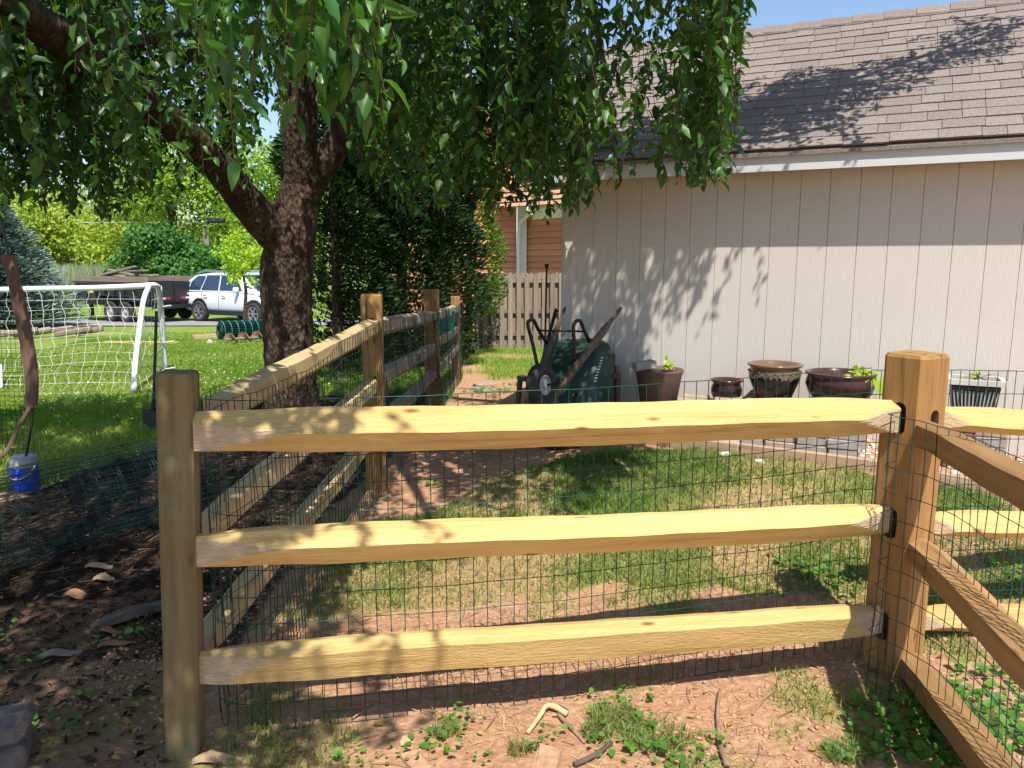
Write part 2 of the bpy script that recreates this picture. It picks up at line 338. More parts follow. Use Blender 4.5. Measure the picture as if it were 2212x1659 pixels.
def siding_mat():
    n = NT('beige_embossed_siding'); v = n.coord((18, 18, 1.1)); g = n.noise(v, 1.6, 5, .6, 1.6)
    wv = n.n('ShaderNodeTexWave', wave_type='BANDS', bands_direction='X'); wv.inputs['Scale'].default_value = 7; wv.inputs['Distortion'].default_value = 14; wv.inputs['Detail'].default_value = 3; wv.inputs['Detail Scale'].default_value = .7
    n.l(n.coord((3.2, 3.2, .35)), wv.inputs['Vector'])
    fine = n.noise(n.coord((30, 30, 90)), 1.5, 4, .7)
    col = n.ramp(n.noise(n.coord(), 1.5, 4), [(.3, (.545, .495, .45, 1)), (.7, (.58, .53, .483, 1))])
    tc = n.coord(); sp = n.n('ShaderNodeSeparateXYZ'); n.l(tc, sp.inputs[0])
    dn = n.noise(n.coord((6, 6, 6)), 6, 6, .8)
    low = n.math('SUBTRACT', n.math('MULTIPLY', n.math('SUBTRACT', -.62, sp.outputs[2]), 1.5), .12)
    dirt = n.ramp(n.math('ADD', dn, n.math('MULTIPLY', low, .45)), [(.66, (0, 0, 0, 1)), (.80, (1, 1, 1, 1))])
    col = n.mix(n.math('MULTIPLY', dirt, .55), col, (.30, .22, .155, 1))
    b = n.bump(wv.outputs['Fac'], .2, .003); b = n.bump(g, .16, .003, b); return n.done(col, .7, n.bump(fine, .3, .004, b), spec=.3)
M['siding'] = siding_mat()
def shingle_mat():
    n = NT('brown_grey_shingle'); oi = n.n('ShaderNodeObjectInfo'); c = n.coord()
    base = n.ramp(oi.outputs['Random'], [(0, (.13, .108, .103, 1)), (.5, (.195, .162, .152, 1)), (1, (.24, .205, .188, 1))])
    sp = n.noise(c, 130, 3, .8); col = n.mix(.6, base, n.ramp(sp, [(.32, (.10, .08, .076, 1)), (.5, (.26, .215, .195, 1)), (.68, (.52, .45, .40, 1))]))
    col = n.mix(n.math('MULTIPLY', n.noise(c, 5, 4), .3), col, (.12, .09, .085, 1))
    return n.done(col, .95, n.bump(n.noise(c, 160, 3, .8), .7, .005), spec=.1)
M['shingle'] = shingle_mat()
def glaze(name, base, drip, dripc, z0, z1, am):
    n = NT(name); c = n.coord(); sp = n.n('ShaderNodeSeparateXYZ'); n.l(c, sp.inputs[0])
    nz = n.noise(n.coord((14, 14, 1.5)), 2, 4, .7); f = n.math('ADD', sp.outputs[2], n.math('MULTIPLY', nz, .16))
    f = n.math('DIVIDE', n.math('SUBTRACT', f, z0), z1-z0)
    col = n.ramp(f, [(.0, base), (.45, base), (.55, drip), (.7, dripc), (1, dripc)])
    fl = n.noise(c, 16, 5, .7); col = n.mix(n.ramp(fl, [(.5, (0, 0, 0, 1)), (.68, (am, am, am, 1))]), col, drip)
    return n.done(col, .22, n.bump(n.noise(c, 14, 3), .12, .006), spec=.5)
M['glaze_dark'] = glaze('maroon_black_glaze', (.012, .008, .009, 1), (.05, .014, .014, 1), (.055, .016, .016, 1), .1, .3, .5)
M['glaze_drip'] = glaze('dripping_brown_glaze', (.014, .009, .007, 1), (.17, .18, .15, 1), (.15, .09, .05, 1), .235, .31, .1)
def tube_mat(name, c): return plain(name, c)

# ------------------------------------------------------------------ bulk builders
def leaves(name, pos, axis, nrm, L, ratio, mat, parent, fold=.25, curl=.25, rich=True, origin=None):
    pos = np.asarray(pos); N = len(pos); axis = axis/np.linalg.norm(axis, axis=1, keepdims=True)
    side = np.cross(axis, nrm); side /= np.linalg.norm(side, axis=1, keepdims=True)+1e-9; up = np.cross(side, axis)
    L = np.broadcast_to(np.asarray(L, float), (N,))[:, None]; W = L*ratio
    def pt(a, b, c): return pos+axis*L*a+side*W*b+up*W*c
    if rich:
        T = [(0, 0, 0), (.3, .42, fold*.4), (.66, .36, fold*.25-curl*.2), (1, 0, -curl), (.66, -.36, fold*.25-curl*.2), (.3, -.42, fold*.4), (.32, 0, -.02), (.68, 0, -curl*.35)]
        tri = [(0, 1, 6), (1, 2, 7), (1, 7, 6), (2, 3, 7), (0, 6, 5), (6, 7, 5), (7, 4, 5), (7, 3, 4)]
    else:
        T = [(0, 0, 0), (.45, .45, fold*.3), (1, 0, -curl), (.45, -.45, fold*.3)]; tri = [(0, 1, 2), (0, 2, 3)]
    k = len(T); V = np.stack([pt(*t) for t in T], 1).reshape(-1, 3)
    Fa = (np.array(tri)[None]+(np.arange(N)*k)[:, None, None]).reshape(-1, 3)
    return mk(name, V, Fa, mat, parent, attr={'rnd': np.repeat(rng.random(N), k)}, origin=origin)
def unit(n):
    v = rng.normal(size=(n, 3)); return v/np.linalg.norm(v, axis=1, keepdims=True)
def blades(name, xy, h, wdt, mat, lean=.5, parent=None, kind='stuff', z=None, rnd=None):
    N = len(xy); z = gz(xy[:, 0], xy[:, 1], True)-.004 if z is None else z
    b = np.column_stack([xy, z]); a = rng.random(N)*2*math.pi; sd = np.column_stack([np.cos(a), np.sin(a), np.zeros(N)])
    a2 = rng.random(N)*2*math.pi; ln = np.column_stack([np.cos(a2), np.sin(a2), np.zeros(N)])*(rng.random(N)*lean)[:, None]
    h = np.broadcast_to(h, (N,))[:, None]; wd = np.broadcast_to(wdt, (N,))[:, None]
    up = np.array([0, 0, 1.]); m = b+h*.55*(up+ln*.6); t = b+h*(up*.85+ln*1.3)
    V = np.stack([b-sd*wd/2, b+sd*wd/2, m+sd*wd*.4, m-sd*wd*.4, t], 1).reshape(-1, 3)
    Fa = (np.array([(0, 1, 2), (0, 2, 3), (3, 2, 4)])[None]+(np.arange(N)*5)[:, None, None]).reshape(-1, 3)
    o = mk(name, V, Fa, mat, parent, attr={'rnd': np.repeat(rng.random(N) if rnd is None else rnd, 5)})
    if kind: o['kind'] = kind
    return o
def cloud(name, blobs, n, size, mat, parent, ratio=.7, drop=0, shell=.55, rich=False):
    """leaf-sized faces through blobs (cx,cy,cz,rx,ry,rz)"""
    B = np.array(blobs, float); vol = (B[:, 3]*B[:, 4]*B[:, 5])**.67; idx = rng.choice(len(B), n, p=vol/vol.sum())
    u = unit(n); r = (shell+(1-shell)*rng.random(n)**.7)*(1+.12*rng.normal(size=n)); p = B[idx, :3]+u*B[idx, 3:]*r[:, None]
    ax = unit(n)*.8+u*.5; ax[:, 2] -= drop; nr = u+.6*unit(n); nr[:, 2] += .5
    return leaves(name, p, ax, nr, size*(.6+.8*rng.random(n)), ratio, mat, parent, rich=rich)
def rods(name, segs, r, mat, parent=None, n=3):
    """many thin rods; segs = list of point arrays (k,3)"""
    Vs = []; Fs = []; b = 0
    for pts in segs:
        pts = np.asarray(pts, float); k = len(pts); t = np.gradient(pts, axis=0); t /= np.linalg.norm(t, axis=1, keepdims=True)+1e-9
        ref = np.where(np.abs(t[:, 2:3]) < .8, np.array([[0, 0, 1.]]), np.array([[1., 0, 0]])); u = np.cross(t, ref); u /= np.linalg.norm(u, axis=1, keepdims=True)+1e-9; v = np.cross(u, t)
        rr = r if np.isscalar(r) else r
        ring = [pts+(u*math.cos(a)+v*math.sin(a))*rr for a in np.arange(n)*2*math.pi/n]
        V = np.stack(ring, 1).reshape(-1, 3); i = np.arange(k-1)[:, None]*n; j = np.arange(n)[None]; j2 = (j+1) % n
        Fa = np.stack([i+j, i+j2, i+n+j2, i+n+j], -1).reshape(-1, 4)+b
        Vs.append(V); Fs.append(Fa); b += len(V)
    return mk(name, np.concatenate(Vs), np.concatenate(Fs), mat, parent)
def inpoly(X, Y, poly):
    c = np.zeros(X.shape, bool); n = len(poly); j = n-1
    for i in range(n):
        xi, yi = poly[i]; xj, yj = poly[j]
        c ^= ((yi > Y) != (yj > Y)) & (X < (xj-xi)*(Y-yi)/((yj-yi)+1e-12)+xi); j = i
    return c

# ------------------------------------------------------------------ GROUND
xs = np.concatenate([np.linspace(-900, -60, 8), np.linspace(-40, -10, 16), np.linspace(-9, -3.6, 40), np.arange(-3.5, 3.8, .034), np.linspace(3.9, 10, 30), np.linspace(14, 60, 8), np.linspace(100, 900, 6)])
ys = np.concatenate([np.linspace(-60, 0, 10), np.linspace(.3, 1.9, 8), np.arange(2.0, 7.5, .034), np.linspace(7.6, 16, 90), np.linspace(16.4, 40, 50), np.linspace(45, 1500, 14)])
GX, GY = np.meshgrid(xs, ys)
def pxpoly(pts): return [(G(a, b).x, G(a, b).y) for a, b in pts]
MULCH = pxpoly([(-300, 1180), (60, 1075), (200, 1010), (340, 955), (440, 905), (560, 868), (960, 845), (940, 900), (860, 960), (700, 1130), (600, 1230), (440, 1400), (340, 1290), (-300, 1330)])
YGRASS = pxpoly([(1100, 1010), (1290, 965), (1420, 968), (1900, 1030), (2300, 1080), (2300, 1320), (1900, 1300), (1500, 1275), (1250, 1290), (800, 1340), (600, 1330), (720, 1170), (900, 1110)])
def masks(X, Y):
    X = np.asarray(X, float); Y = np.asarray(Y, float)
    wob = (fbm(X, Y, 1.8, 11)-.5)*.5; wob2 = (fbm(X, Y, 2.1, 31)-.5)*.4
    Xw = X+wob; Yw = Y+wob2
    mu = inpoly(Xw, Yw, MULCH).astype(float)
    fenceX = -1.05+.03*(Y-2.5)
    lawn = (X < fenceX-.1) & (Y > 5.2+(-.55*(X+3.6))*0+.5*(X+4.2)) & (mu < .5)
    yard = inpoly(Xw, Yw, YGRASS)
    g = np.where(lawn, 1.0, 0.0); pat = fbm(X, Y, 1.6, 41, 4)
    g = np.where(yard, np.clip((pat-.27)*3.0, 0.28, 1), g)
    path = (X > fenceX) & (Y > 7.2) & (Y < 13)
    g = np.where(path, np.clip((fbm(X, Y, .9, 51)-.48)*5, 0, .8), g)
    g = np.where((X > fenceX) & (Y >= 12.4), 1.0, g)
    g = np.where(Y > 17, 1.0, g)
    rest = (Y < 5.2) & ~yard & (mu < .5) & ~lawn
    g = np.where(rest, np.clip((fbm(X, Y, 2.6, 61)-.58)*3, 0, .5), g)
    g = np.where((X < -1.2) & (Y < 5) & (mu < .5), np.clip((fbm(X, Y, 2.2, 71)-.5)*2, 0, .35), g)
    mu = np.where((X < -1.2) & (Y < 4.6) & (mu < .5), np.clip(.75-(Y < 3)*.35*(X > -2)+.3*(fbm(X, Y, 3, 81)-.5), 0, .8), mu)
    return g, np.clip(mu, 0, 1)
gm, mm = masks(GX.ravel(), GY.ravel())
nx, ny = len(xs), len(ys); ii, jj = np.meshgrid(np.arange(nx-1), np.arange(ny-1)); q = (jj*nx+ii).ravel()
GV = np.column_stack([GX.ravel(), GY.ravel(), gz(GX, GY, True).ravel()])
g = mk('ground', GV, np.column_stack([q, q+1, q+nx+1, q+nx]), M['ground'], smoothf=True, origin=(0, 0, 0), attr={'gr': gm, 'mu': mm}); props(g, 'red dirt and grass ground of the back yard', kind='structure')
# driveway strip by the trailer and car
def strip(name, pts, wd, mat, dz=.012):
    V = []; 
    for (x, y) in pts: V += [(x, y-wd/2, g1(x, y-wd/2)+dz), (x, y+wd/2, g1(x, y+wd/2)+dz)]
    return mk(name, V, [[2*i, 2*i+2, 2*i+3, 2*i+1] for i in range(len(pts)-1)], mat)
props(strip('driveway', [(x, 26.2+.03*x) for x in np.linspace(-40, 2, 30)], 3.2, M['driveway'], .03), 'grey driveway strip crossing the lawn under the trailer and car', kind='structure')

# grass
def scat(n, x0, x1, y0, y1, fn):
    X = rng.uniform(x0, x1, n); Y = rng.uniform(y0, y1, n); k = fn(X, Y) > rng.random(n); return np.column_stack([X, Y])[k]
YW = lambda X: 5.72-.48*(X-1.9)          # rough line in front of the paver stacks
xy = scat(330000, -1.0, 4.2, 2.2, 7.5, lambda X, Y: np.clip(masks(X, Y)[0]*1.15-.12, 0, 1)*(Y < 4.62-.28*(X-1.9)+.65))
dry = np.clip(fbm(xy[:, 0], xy[:, 1], 1.3, 91, 4)*1.6-.35+rng.normal(size=len(xy))*.22-.25*smooth((xy[:, 1]-3.9)/.9), 0, 1)
props(blades('yard_grass', xy, .02+.04*rng.random(len(xy))**1.2, .005, M['grass'], .9, rnd=dry), 'patchy short yard grass growing behind the front fence panel', kind='stuff')
xy = scat(420000, -9, -.9, 5.2, 19, lambda X, Y: masks(X, Y)[0]*np.clip(1.25-(Y-5)/16, .2, 1)*(np.abs(X) < Y*.72+.6))
dry = np.clip(fbm(xy[:, 0], xy[:, 1], .5, 95, 4)*1.7-.55+rng.normal(size=len(xy))*.15, 0, 1)
props(blades('lawn_grass', xy, (.035+.05*rng.random(len(xy)))*(1+.03*(xy[:, 1]-6)), .008+.0012*(xy[:, 1]-5), M['grass_far'], .9, rnd=dry), 'bright green lawn grass left of the cherry tree', kind='stuff')
xy = scat(60000, -1.0, 2.2, 8, 14.6, lambda X, Y: masks(X, Y)[0]*.9)
props(blades('path_grass', xy, .04+.05*rng.random(len(xy)), .009, M['grass_far'], .9), 'short grass in front of the picket fence', kind='stuff')
xy = scat(26000, -1.0, 4, 2.1, 3.9, lambda X, Y: np.clip((fbm(X, Y, 3.1, 101, 4)-.5)*3.2, 0, 1))
a = rng.random(len(xy))*6.283; L = .02+.05*rng.random(len(xy))
pos = np.column_stack([xy, gz(xy[:, 0], xy[:, 1], True)+.004]); ax = np.column_stack([np.cos(a), np.sin(a), .15*rng.normal(size=len(xy))])
st = leaves('dry_straw', pos, ax, np.tile([0, 0, 1.], (len(xy), 1)), L, .07, M['straw'], None, rich=False); props(st, 'dry straw and clippings scattered on the red dirt', kind='stuff')
# clods and pebbles
def clods(name, n, x0, x1, y0, y1, s0, s1, mat, label, fn=None):
    ico = np.array([(0, 0, 1), (.89, 0, .45), (.28, .85, .45), (-.72, .53, .45), (-.72, -.53, .45), (.28, -.85, .45), (.72, .53, -.45), (-.28, .85, -.45), (-.89, 0, -.45), (-.28, -.85, -.45), (.72, -.53, -.45), (0, 0, -1)])
    fc = np.array([(0, 1, 2), (0, 2, 3), (0, 3, 4), (0, 4, 5), (0, 5, 1), (1, 6, 2), (2, 7, 3), (3, 8, 4), (4, 9, 5), (5, 10, 1), (6, 7, 2), (7, 8, 3), (8, 9, 4), (9, 10, 5), (10, 6, 1), (11, 7, 6), (11, 8, 7), (11, 9, 8), (11, 10, 9), (11, 6, 10)])
    xy = scat(n, x0, x1, y0, y1, fn or (lambda X, Y: np.clip((fbm(X, Y, 2.5, 111)-.35)*3, 0, 1))); N = len(xy)
    s = s0+(s1-s0)*rng.random(N)**4; R = ico[None]*s[:, None, None]*(1+.9*(rng.random((N, 12, 1))-.5))*np.array([1, 1, .55]); 
    an = rng.random(N)*6.28; c, d = np.cos(an)[:, None], np.sin(an)[:, None]; st_ = 1+.6*rng.random(N)[:, None]
    X = R[:, :, 0]*st_; V = np.stack([X*c-R[:, :, 1]*d, X*d+R[:, :, 1]*c, R[:, :, 2]], -1)
    V += np.column_stack([xy, gz(xy[:, 0], xy[:, 1], True)+s*.2])[:, None, :]
    o = mk(name, V.reshape(-1, 3), (fc[None]+(np.arange(N)*12)[:, None, None]).reshape(-1, 3), mat); return props(o, label, kind='stuff')
clods('dirt_clods', 25000, -1.9, 3.2, 2.1, 4.0, .0015, .0115, M['stone_red'], 'small red dirt clods and pebbles along the front fence')
mx = lambda X, Y: masks(X, Y)[1]
xy = scat(26000, -4.2, -.9, 2.3, 8.5, mx); a = rng.random(len(xy))*6.283
ax = np.column_stack([np.cos(a), np.sin(a), .35*rng.normal(size=len(xy))]); pos = np.column_stack([xy, gz(xy[:, 0], xy[:, 1], True)+.006])
mchip = leafm('mulch_chip', (.010, .007, .005, 1), (.06, .038, .026, 1), 0, .9, .1)
props(leaves('mulch', pos, ax, np.tile([0, 0, 1.], (len(xy), 1))+.4*unit(len(xy)), .02+.06*rng.random(len(xy))**2, .35, mchip, None, rich=False), 'dark shredded mulch around the tree and under the wire roll', kind='stuff')
# weeds: round ivy leaves
def weeds(name, centres, label, sz=.016):
    pos = []; 
    for (px, py, r, n) in centres:
        c = G(px, py)
        for _ in range(int(n*.6)):
            a = random.uniform(0, 6.283); d = r*1.35*math.sqrt(random.random())*random.uniform(.5, 1.25); x = c.x+d*math.cos(a); y = c.y+d*math.sin(a)*.8
            pos.append((x, y, g1(x, y)+random.uniform(.008, .05)))
    pos = np.array(pos); N = len(pos); k = 7; a = np.arange(k)*2*math.pi/k
    nr = unit(N)*.45+np.array([0, -.1, 1.]); nr /= np.linalg.norm(nr, axis=1, keepdims=True); u = np.cross(nr, unit(N)); u /= np.linalg.norm(u, axis=1, keepdims=True); v = np.cross(nr, u)
    s = sz*.72*(.45+rng.random(N)**1.5)[:, None]
    ring = [pos+s*(u*math.cos(t)+v*math.sin(t))*(1.08 if i % 2 else .92)*(.55 if i == 0 else 1)+nr*s*.12 for i, t in enumerate(a)]
    V = np.stack([pos-nr*s*.1]+ring, 1).reshape(-1, 3); tri = [(0, 1+i, 1+(i+1) % k) for i in range(k)]
    o = mk(name, V, (np.array(tri)[None]+(np.arange(N)*(k+1))[:, None, None]).reshape(-1, 3), M['weed'], attr={'rnd': np.repeat(rng.random(N), k+1)})
    return props(o, label, kind='stuff')
weeds('ground_ivy', [(760, 1655, .07, 30), (870, 1640, .05, 20), (940, 1620, .08, 45), (1010, 1570, .06, 30), (1040, 1650, .05, 14), (1150, 1630, .05, 22), (1190, 1600, .04, 12), (1360, 1590, .12, 90), (1400, 1640, .14, 110), (1470, 1655, .12, 70), (1340, 1520, .09, 50), (1540, 1610, .06, 26), (1000, 1530, .06, 20)], 'round leaved ground ivy on red dirt before the front panel')
weeds('creeping_weeds', [(1930, 1560, .15, 210), (1990, 1620, .16, 220), (1900, 1620, .12, 110), (2100, 1560, .16, 200), (2180, 1600, .14, 150), (2150, 1480, .12, 90), (2040, 1500, .10, 90), (2190, 1540, .1, 90), (1820, 1640, .06, 30), (2060, 1640, .1, 120)], 'creeping round leaved weeds around the foot of the corner posts', .022)
weeds('yard_weeds', [(1780, 1270, .14, 120), (1720, 1235, .1, 60), (1850, 1250, .12, 90), (2100, 1120, .2, 120), (2180, 1230, .15, 90), (1560, 930, .05, 20), (950, 1050, .12, 50)], 'bright weeds in the yard grass near the corner post', .02)
weeds('shade_weeds', [(40, 1440, .08, 20), (105, 1560, .09, 30), (170, 1520, .07, 18), (250, 1390, .08, 24), (150, 1590, .06, 18), (300, 1360, .07, 16), (30, 1380, .1, 24)], 'sparse small weeds in the shaded dirt at lower left', .02)
weeds('path_weeds', [(1060, 850, .3, 150), (960, 945, .2, 90), (1130, 830, .2, 60)], 'low weeds on the shaded path by the barrow', .03)

# grass tufts around
c1_ = [(1330, 1560, .10), (1290, 1590, .06), (1420, 1600, .12), (1820, 1640, .08), (960, 1590, .05), (1480, 1380, .1), (2080, 1560, .15), (1120, 1630, .04)]
pts = []
for px, py, r in c1_:
    c = G(px, py); n = int(380*r/.1*r/.1)+30; a = rng.random(n)*6.28; d = r*np.sqrt(rng.random(n)); pts.append(np.column_stack([c.x+d*np.cos(a), c.y+d*np.sin(a)*.7]))
pts = np.concatenate(pts); props(blades('grass_tufts', pts, .03+.05*rng.random(len(pts)), .004, M['grass'], 1.1), 'thin grass tufts around the foot of the fence', kind='stuff')
# ------------------------------------------------------------------ SPLIT RAIL FENCES
def rail(a, b, prof, parent, mat='rail', cut='rail_cut', cutl=.42, cutr=.30, lim=.022, wob=.004, nseg=46, label=None, up=Vector((0, 0, 1))):
    """a,b centre-line ends; prof: corners (depth, height) clockwise; ends are shaved to flat paddles on the near side"""
    a = Vector(a); b = Vector(b); x = (b-a); L = x.length; x.normalize(); y = up.cross(x).normalized(); z = x.cross(y)
    ring = []; n = len(prof)
    for i in range(n):
        p, q_ = prof[i], prof[(i+1) % n]
        for t in np.arange(8)/8: ring.append((p[0]+(q_[0]-p[0])*t, p[1]+(q_[1]-p[1])*t))
    k = len(ring); V = []; C = []; ph = random.uniform(0, 9)
    for s in range(nseg+1):
        tt_ = s/nseg; d = L*(tt_-.12*math.sin(2*math.pi*tt_)/1.0)
        dl = d/cutl if cutl else 9; dr = (L-d)/cutr if cutr else 9
        w_ = lim+.075*max(0, min(dl, dr))**1.15; sz = 1-.18*max(0, 1-min(dl, dr))
        o1 = wob*math.sin(d*3.1+ph)+wob*.6*math.sin(d*7.7+ph*2); o2 = wob*math.sin(d*2.3+ph*1.7)
        for (u, v) in ring:
            c = u < -w_ or u > w_; uu = max(-w_, min(w_, u)); C.append(c)
            V.append((d-L/2, uu+o1, v*sz+o2+wob*.35*math.sin(d*19+v*60+ph)))
    fs = []; mi = []
    for s in range(nseg):
        for j in range(k):
            j2 = (j+1) % k; f = [s*k+j, s*k+j2, (s+1)*k+j2, (s+1)*k+j]; fs.append(f); mi.append(1 if False else 0)
    fs += [list(range(k-1, -1, -1)), list(range(nseg*k, (nseg+1)*k))]; mi += [1, 1]
    R = Matrix((x, y, z)).transposed().to_4x4(); R.translation = (a+b)/2-(parent.location if parent else Vector())
    o = mk('rail', V, fs, [M[mat], M[cut]], parent, midx=mi, M=R, attr={'cut': [float(c) for c in C]})
    if label: o['label'] = label
    return o
def post(base, h, wx, wy, rz, parent, mat, slots, lean=(0, 0), top='chamfer', slotaxis='y', depth=.25, label=None, ch=.009):
    """post with real mortises cut through; slots: heights above ground"""
    m = MB(); hx, hy = wx/2, wy/2
    zs = [(-depth, 0)]+[(h*t, .0015*math.sin(t*9+base[0]*7)) for t in np.linspace(0, .95, 7)]+[(h-.012, .001), (h, .007)]
    vs = []
    for zz, ins in zs:
        for sx, sy in ((-1, -1), (1, -1), (1, 1), (-1, 1)):
            a, b = hx-abs(ins), hy-abs(ins)
            if sx*sy > 0: vs += [(sx*a, sy*(b-ch), zz), (sx*(a-ch), sy*b, zz)]
            else: vs += [(sx*(a-ch), sy*b, zz), (sx*a, sy*(b-ch), zz)]
    n = 8; fs = [list(range(n-1, -1, -1)), list(range((len(zs)-1)*n, len(zs)*n))]
    for i in range(len(zs)-1): fs += [[i*n+j, i*n+(j+1) % n, (i+1)*n+(j+1) % n, (i+1)*n+j] for j in range(n)]
    m.add(vs, fs)
    if slots:
        me = bpy.data.meshes.new('t'); me.from_pydata(m.v, [], m.f); t = bpy.data.objects.new('t', me); COL.objects.link(t); me.materials.append(M[mat])
        c = MB()
        for s in slots:
          for ax_ in slotaxis:
            if slotaxis == 'xy' and ax_ == 'x' and s < max(slots): continue
            vv = []; 
            for e in ((-.3, -.02) if slotaxis == 'xy' and ax_ == 'y' else (.02, .3) if slotaxis == 'xy' else (-.3, .3)):
                for k in range(14):
                    an = 2*math.pi*k/14; px_ = .029*math.cos(an); pz = s+.034*(1 if math.sin(an) > 0 else -1)*(1 if abs(math.sin(an)) > .01 else 0)+.029*math.sin(an)
                    vv.append((px_, e, pz) if ax_ == 'y' else (e, px_, pz-.025))
            ff = [[k, (k+1) % 14, 14+(k+1) % 14, 14+k] for k in range(14)]+[list(range(13, -1, -1)), list(range(14, 28))]
            if ax_ != 'y': ff = [f[::-1] for f in ff]
            ff = [f[::-1] for f in ff]
            c.add(vv, ff)
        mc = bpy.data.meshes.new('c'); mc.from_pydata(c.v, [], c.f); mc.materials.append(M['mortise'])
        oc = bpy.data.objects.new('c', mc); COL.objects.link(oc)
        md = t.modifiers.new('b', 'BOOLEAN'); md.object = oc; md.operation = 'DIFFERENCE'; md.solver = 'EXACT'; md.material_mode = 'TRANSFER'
        dg = bpy.context.evaluated_depsgraph_get(); nm = bpy.data.meshes.new_from_object(t.evaluated_get(dg)); nm.name = 'post'
        bpy.data.objects.remove(t); bpy.data.objects.remove(oc); bpy.data.meshes.remove(me); bpy.data.meshes.remove(mc)
        if len(nm.polygons) < 20: print('BOOLEAN FAILED', base)
    else:
        nm = bpy.data.meshes.new('post'); nm.from_pydata(m.v, [], m.f); nm.materials.append(M[mat])
    o = bpy.data.objects.new('post', nm); COL.objects.link(o); o.parent = parent
    o.location = Vector(base)-parent.location; o.rotation_euler = (lean[1], lean[0], rz)
    if label: o['label'] = label
    return o
def wire_panel(path, top, bot, parent, mat='wire', dv=.0508, dh=.1016, wob=.004, seed=0, name='wire_mesh', r=.00195):
    """welded wire along a path (x,y list); top/bot heights as functions of arc length fraction"""
    pts = np.array(path, float); d = np.r_[0, np.cumsum(np.linalg.norm(np.diff(pts, axis=0), axis=1))]; L = d[-1]; R = random.Random(seed)
    def at(s): return np.array([np.interp(s, d, pts[:, 0]), np.interp(s, d, pts[:, 1])])
    def off(s, z): return wob*(math.sin(s*5.3+z*2+seed)+.6*math.sin(s*13.1+z*5+seed*2)+.35*math.sin(s*31+z*9))
    def pt(s, t):
        p = at(s); e = .01; tg = at(min(L, s+e))-at(max(0, s-e)); tg /= np.linalg.norm(tg)+1e-9; nrm = np.array([-tg[1], tg[0]])
        z = bot(s/L)+(top(s/L)-bot(s/L))*t; p = p+nrm*off(s, z*1.5); return (p[0], p[1], z+.3*off(s*1.7+3, t))
    segs = []
    ns = int(L/dv); nh = 12
    for i in range(ns+1): segs.append([pt(min(L, i*dv), t) for t in np.linspace(0, 1, 9)])
    for j in range(nh+1): segs.append([pt(s, j/nh) for s in np.linspace(0, L, int(L/.035))])
    return rods(name, segs, r, M[mat], parent)
# posts
PA = G(393, 1648); PA = Vector((P(393, 1500, 2.42).x, 2.42, 0)); 
pB = P(806, 900, 5.25); pC = P(934, 760, 8.0); pD = P(984, 700, 10.7)
R1 = Vector((1.575, 2.93, 0)); R2 = Vector((1.60, 2.90, 0)); z_of = lambda px, py, Y: P(px, py, Y).z-g1(R1.x, R1.y)
ff = empty('split_rail_fence', (PA.x, PA.y, g1(PA.x, PA.y)), 'new pale pine three rail panel crossing the foreground between two thick posts', 'fence')
post((PA.x, PA.y, g1(PA.x, PA.y)), P(393, 803, 2.42).z-g1(PA.x, PA.y), .112, .12, math.radians(10), ff, 'post_green', [], lean=(math.radians(2.6), 0), label='greenish weathered corner post at left end')
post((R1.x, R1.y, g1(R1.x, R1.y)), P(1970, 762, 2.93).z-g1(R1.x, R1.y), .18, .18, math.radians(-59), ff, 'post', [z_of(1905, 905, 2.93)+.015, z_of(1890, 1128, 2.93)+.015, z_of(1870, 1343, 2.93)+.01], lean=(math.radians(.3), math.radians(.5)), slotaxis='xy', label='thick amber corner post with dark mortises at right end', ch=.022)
P3 = lambda px, py, Y: P(px, py, Y)
rail(P(420, 935, 2.40), Vector((1.492, 2.895, z_of(1905, 905, 2.86)+g1(R1.x, R1.y))), [(-.068, .002), (.018, .076), (.058, .055), (.052, -.050), (-.026, -.070)], ff, label='top pale rail with a flat shaved end')
rail(P(424, 1190, 2.41), Vector((1.492, 2.895, z_of(1880, 1128, 2.86)+g1(R1.x, R1.y))), [(-.066, .010), (-.012, .064), (.050, .056), (.045, -.06), (-.018, -.066)], ff)
rail(P(426, 1440, 2.42), Vector((1.492, 2.895, z_of(1860, 1343, 2.86)+g1(R1.x, R1.y))), [(-.060, .040), (.0, .064), (.052, .048), (.045, -.060), (-.036, -.066)], ff)
gA = lambda x, y: g1(x, y)
def fr_top(f): return P(470, 864, 2.55).z*(1-f)+f*(P(1880, 797, 3.05).z)-.012*math.sin(f*math.pi)
wire_panel([(PA.x+.03, PA.y+.42), (PA.x+.04, PA.y+.22), (PA.x+.075, PA.y+.15), (PA.x+.16, PA.y+.115), (PA.x+.35, PA.y+.125), (.2, 2.72), (1.0, 2.93), (1.47, 3.07)], fr_top, lambda f: fr_top(f)-1.22, ff, seed=3)
# left run going back
lf = empty('split_rail_fence', (pB.x, pB.y, g1(pB.x, pB.y)), 'older three rail fence run going back along the left of the yard', 'fence')
for (px, Y, topy, wd, rz, lab, mt) in ((806, 5.25, 635, .145, 4, 'orange brown second post with two dark mortises', 'post'), (934, 8.0, 625, .14, -12, 'third post half shaded under the cedars', 'post'), (985, 10.7, 640, .13, 5, 'farthest shaded post of the run', 'post')):
    p = P(px, 760, Y); gzz = g1(p.x, Y); tz = P(px, topy, Y).z
    post((p.x, Y, gzz), tz-gzz, wd, .12, math.radians(rz), lf, mt, [tz-gzz-1.05, tz-gzz-.62, tz-gzz-.22] if Y < 6 else [], label=lab)
pr_side = [(-.05, -.03), (-.045, .045), (.02, .062), (.05, .03), (.045, -.045), (-.02, -.058)]
A0 = (P(418, 905, 2.5), P(425, 1150, 2.55), P(430, 1395, 2.6))
tops = [(P(455, 893, 2.72), P(812, 703, 5.25)), (P(430, 1152, 2.66), P(806, 832, 5.22)), (P(432, 1395, 2.62), P(795, 950, 5.2))]
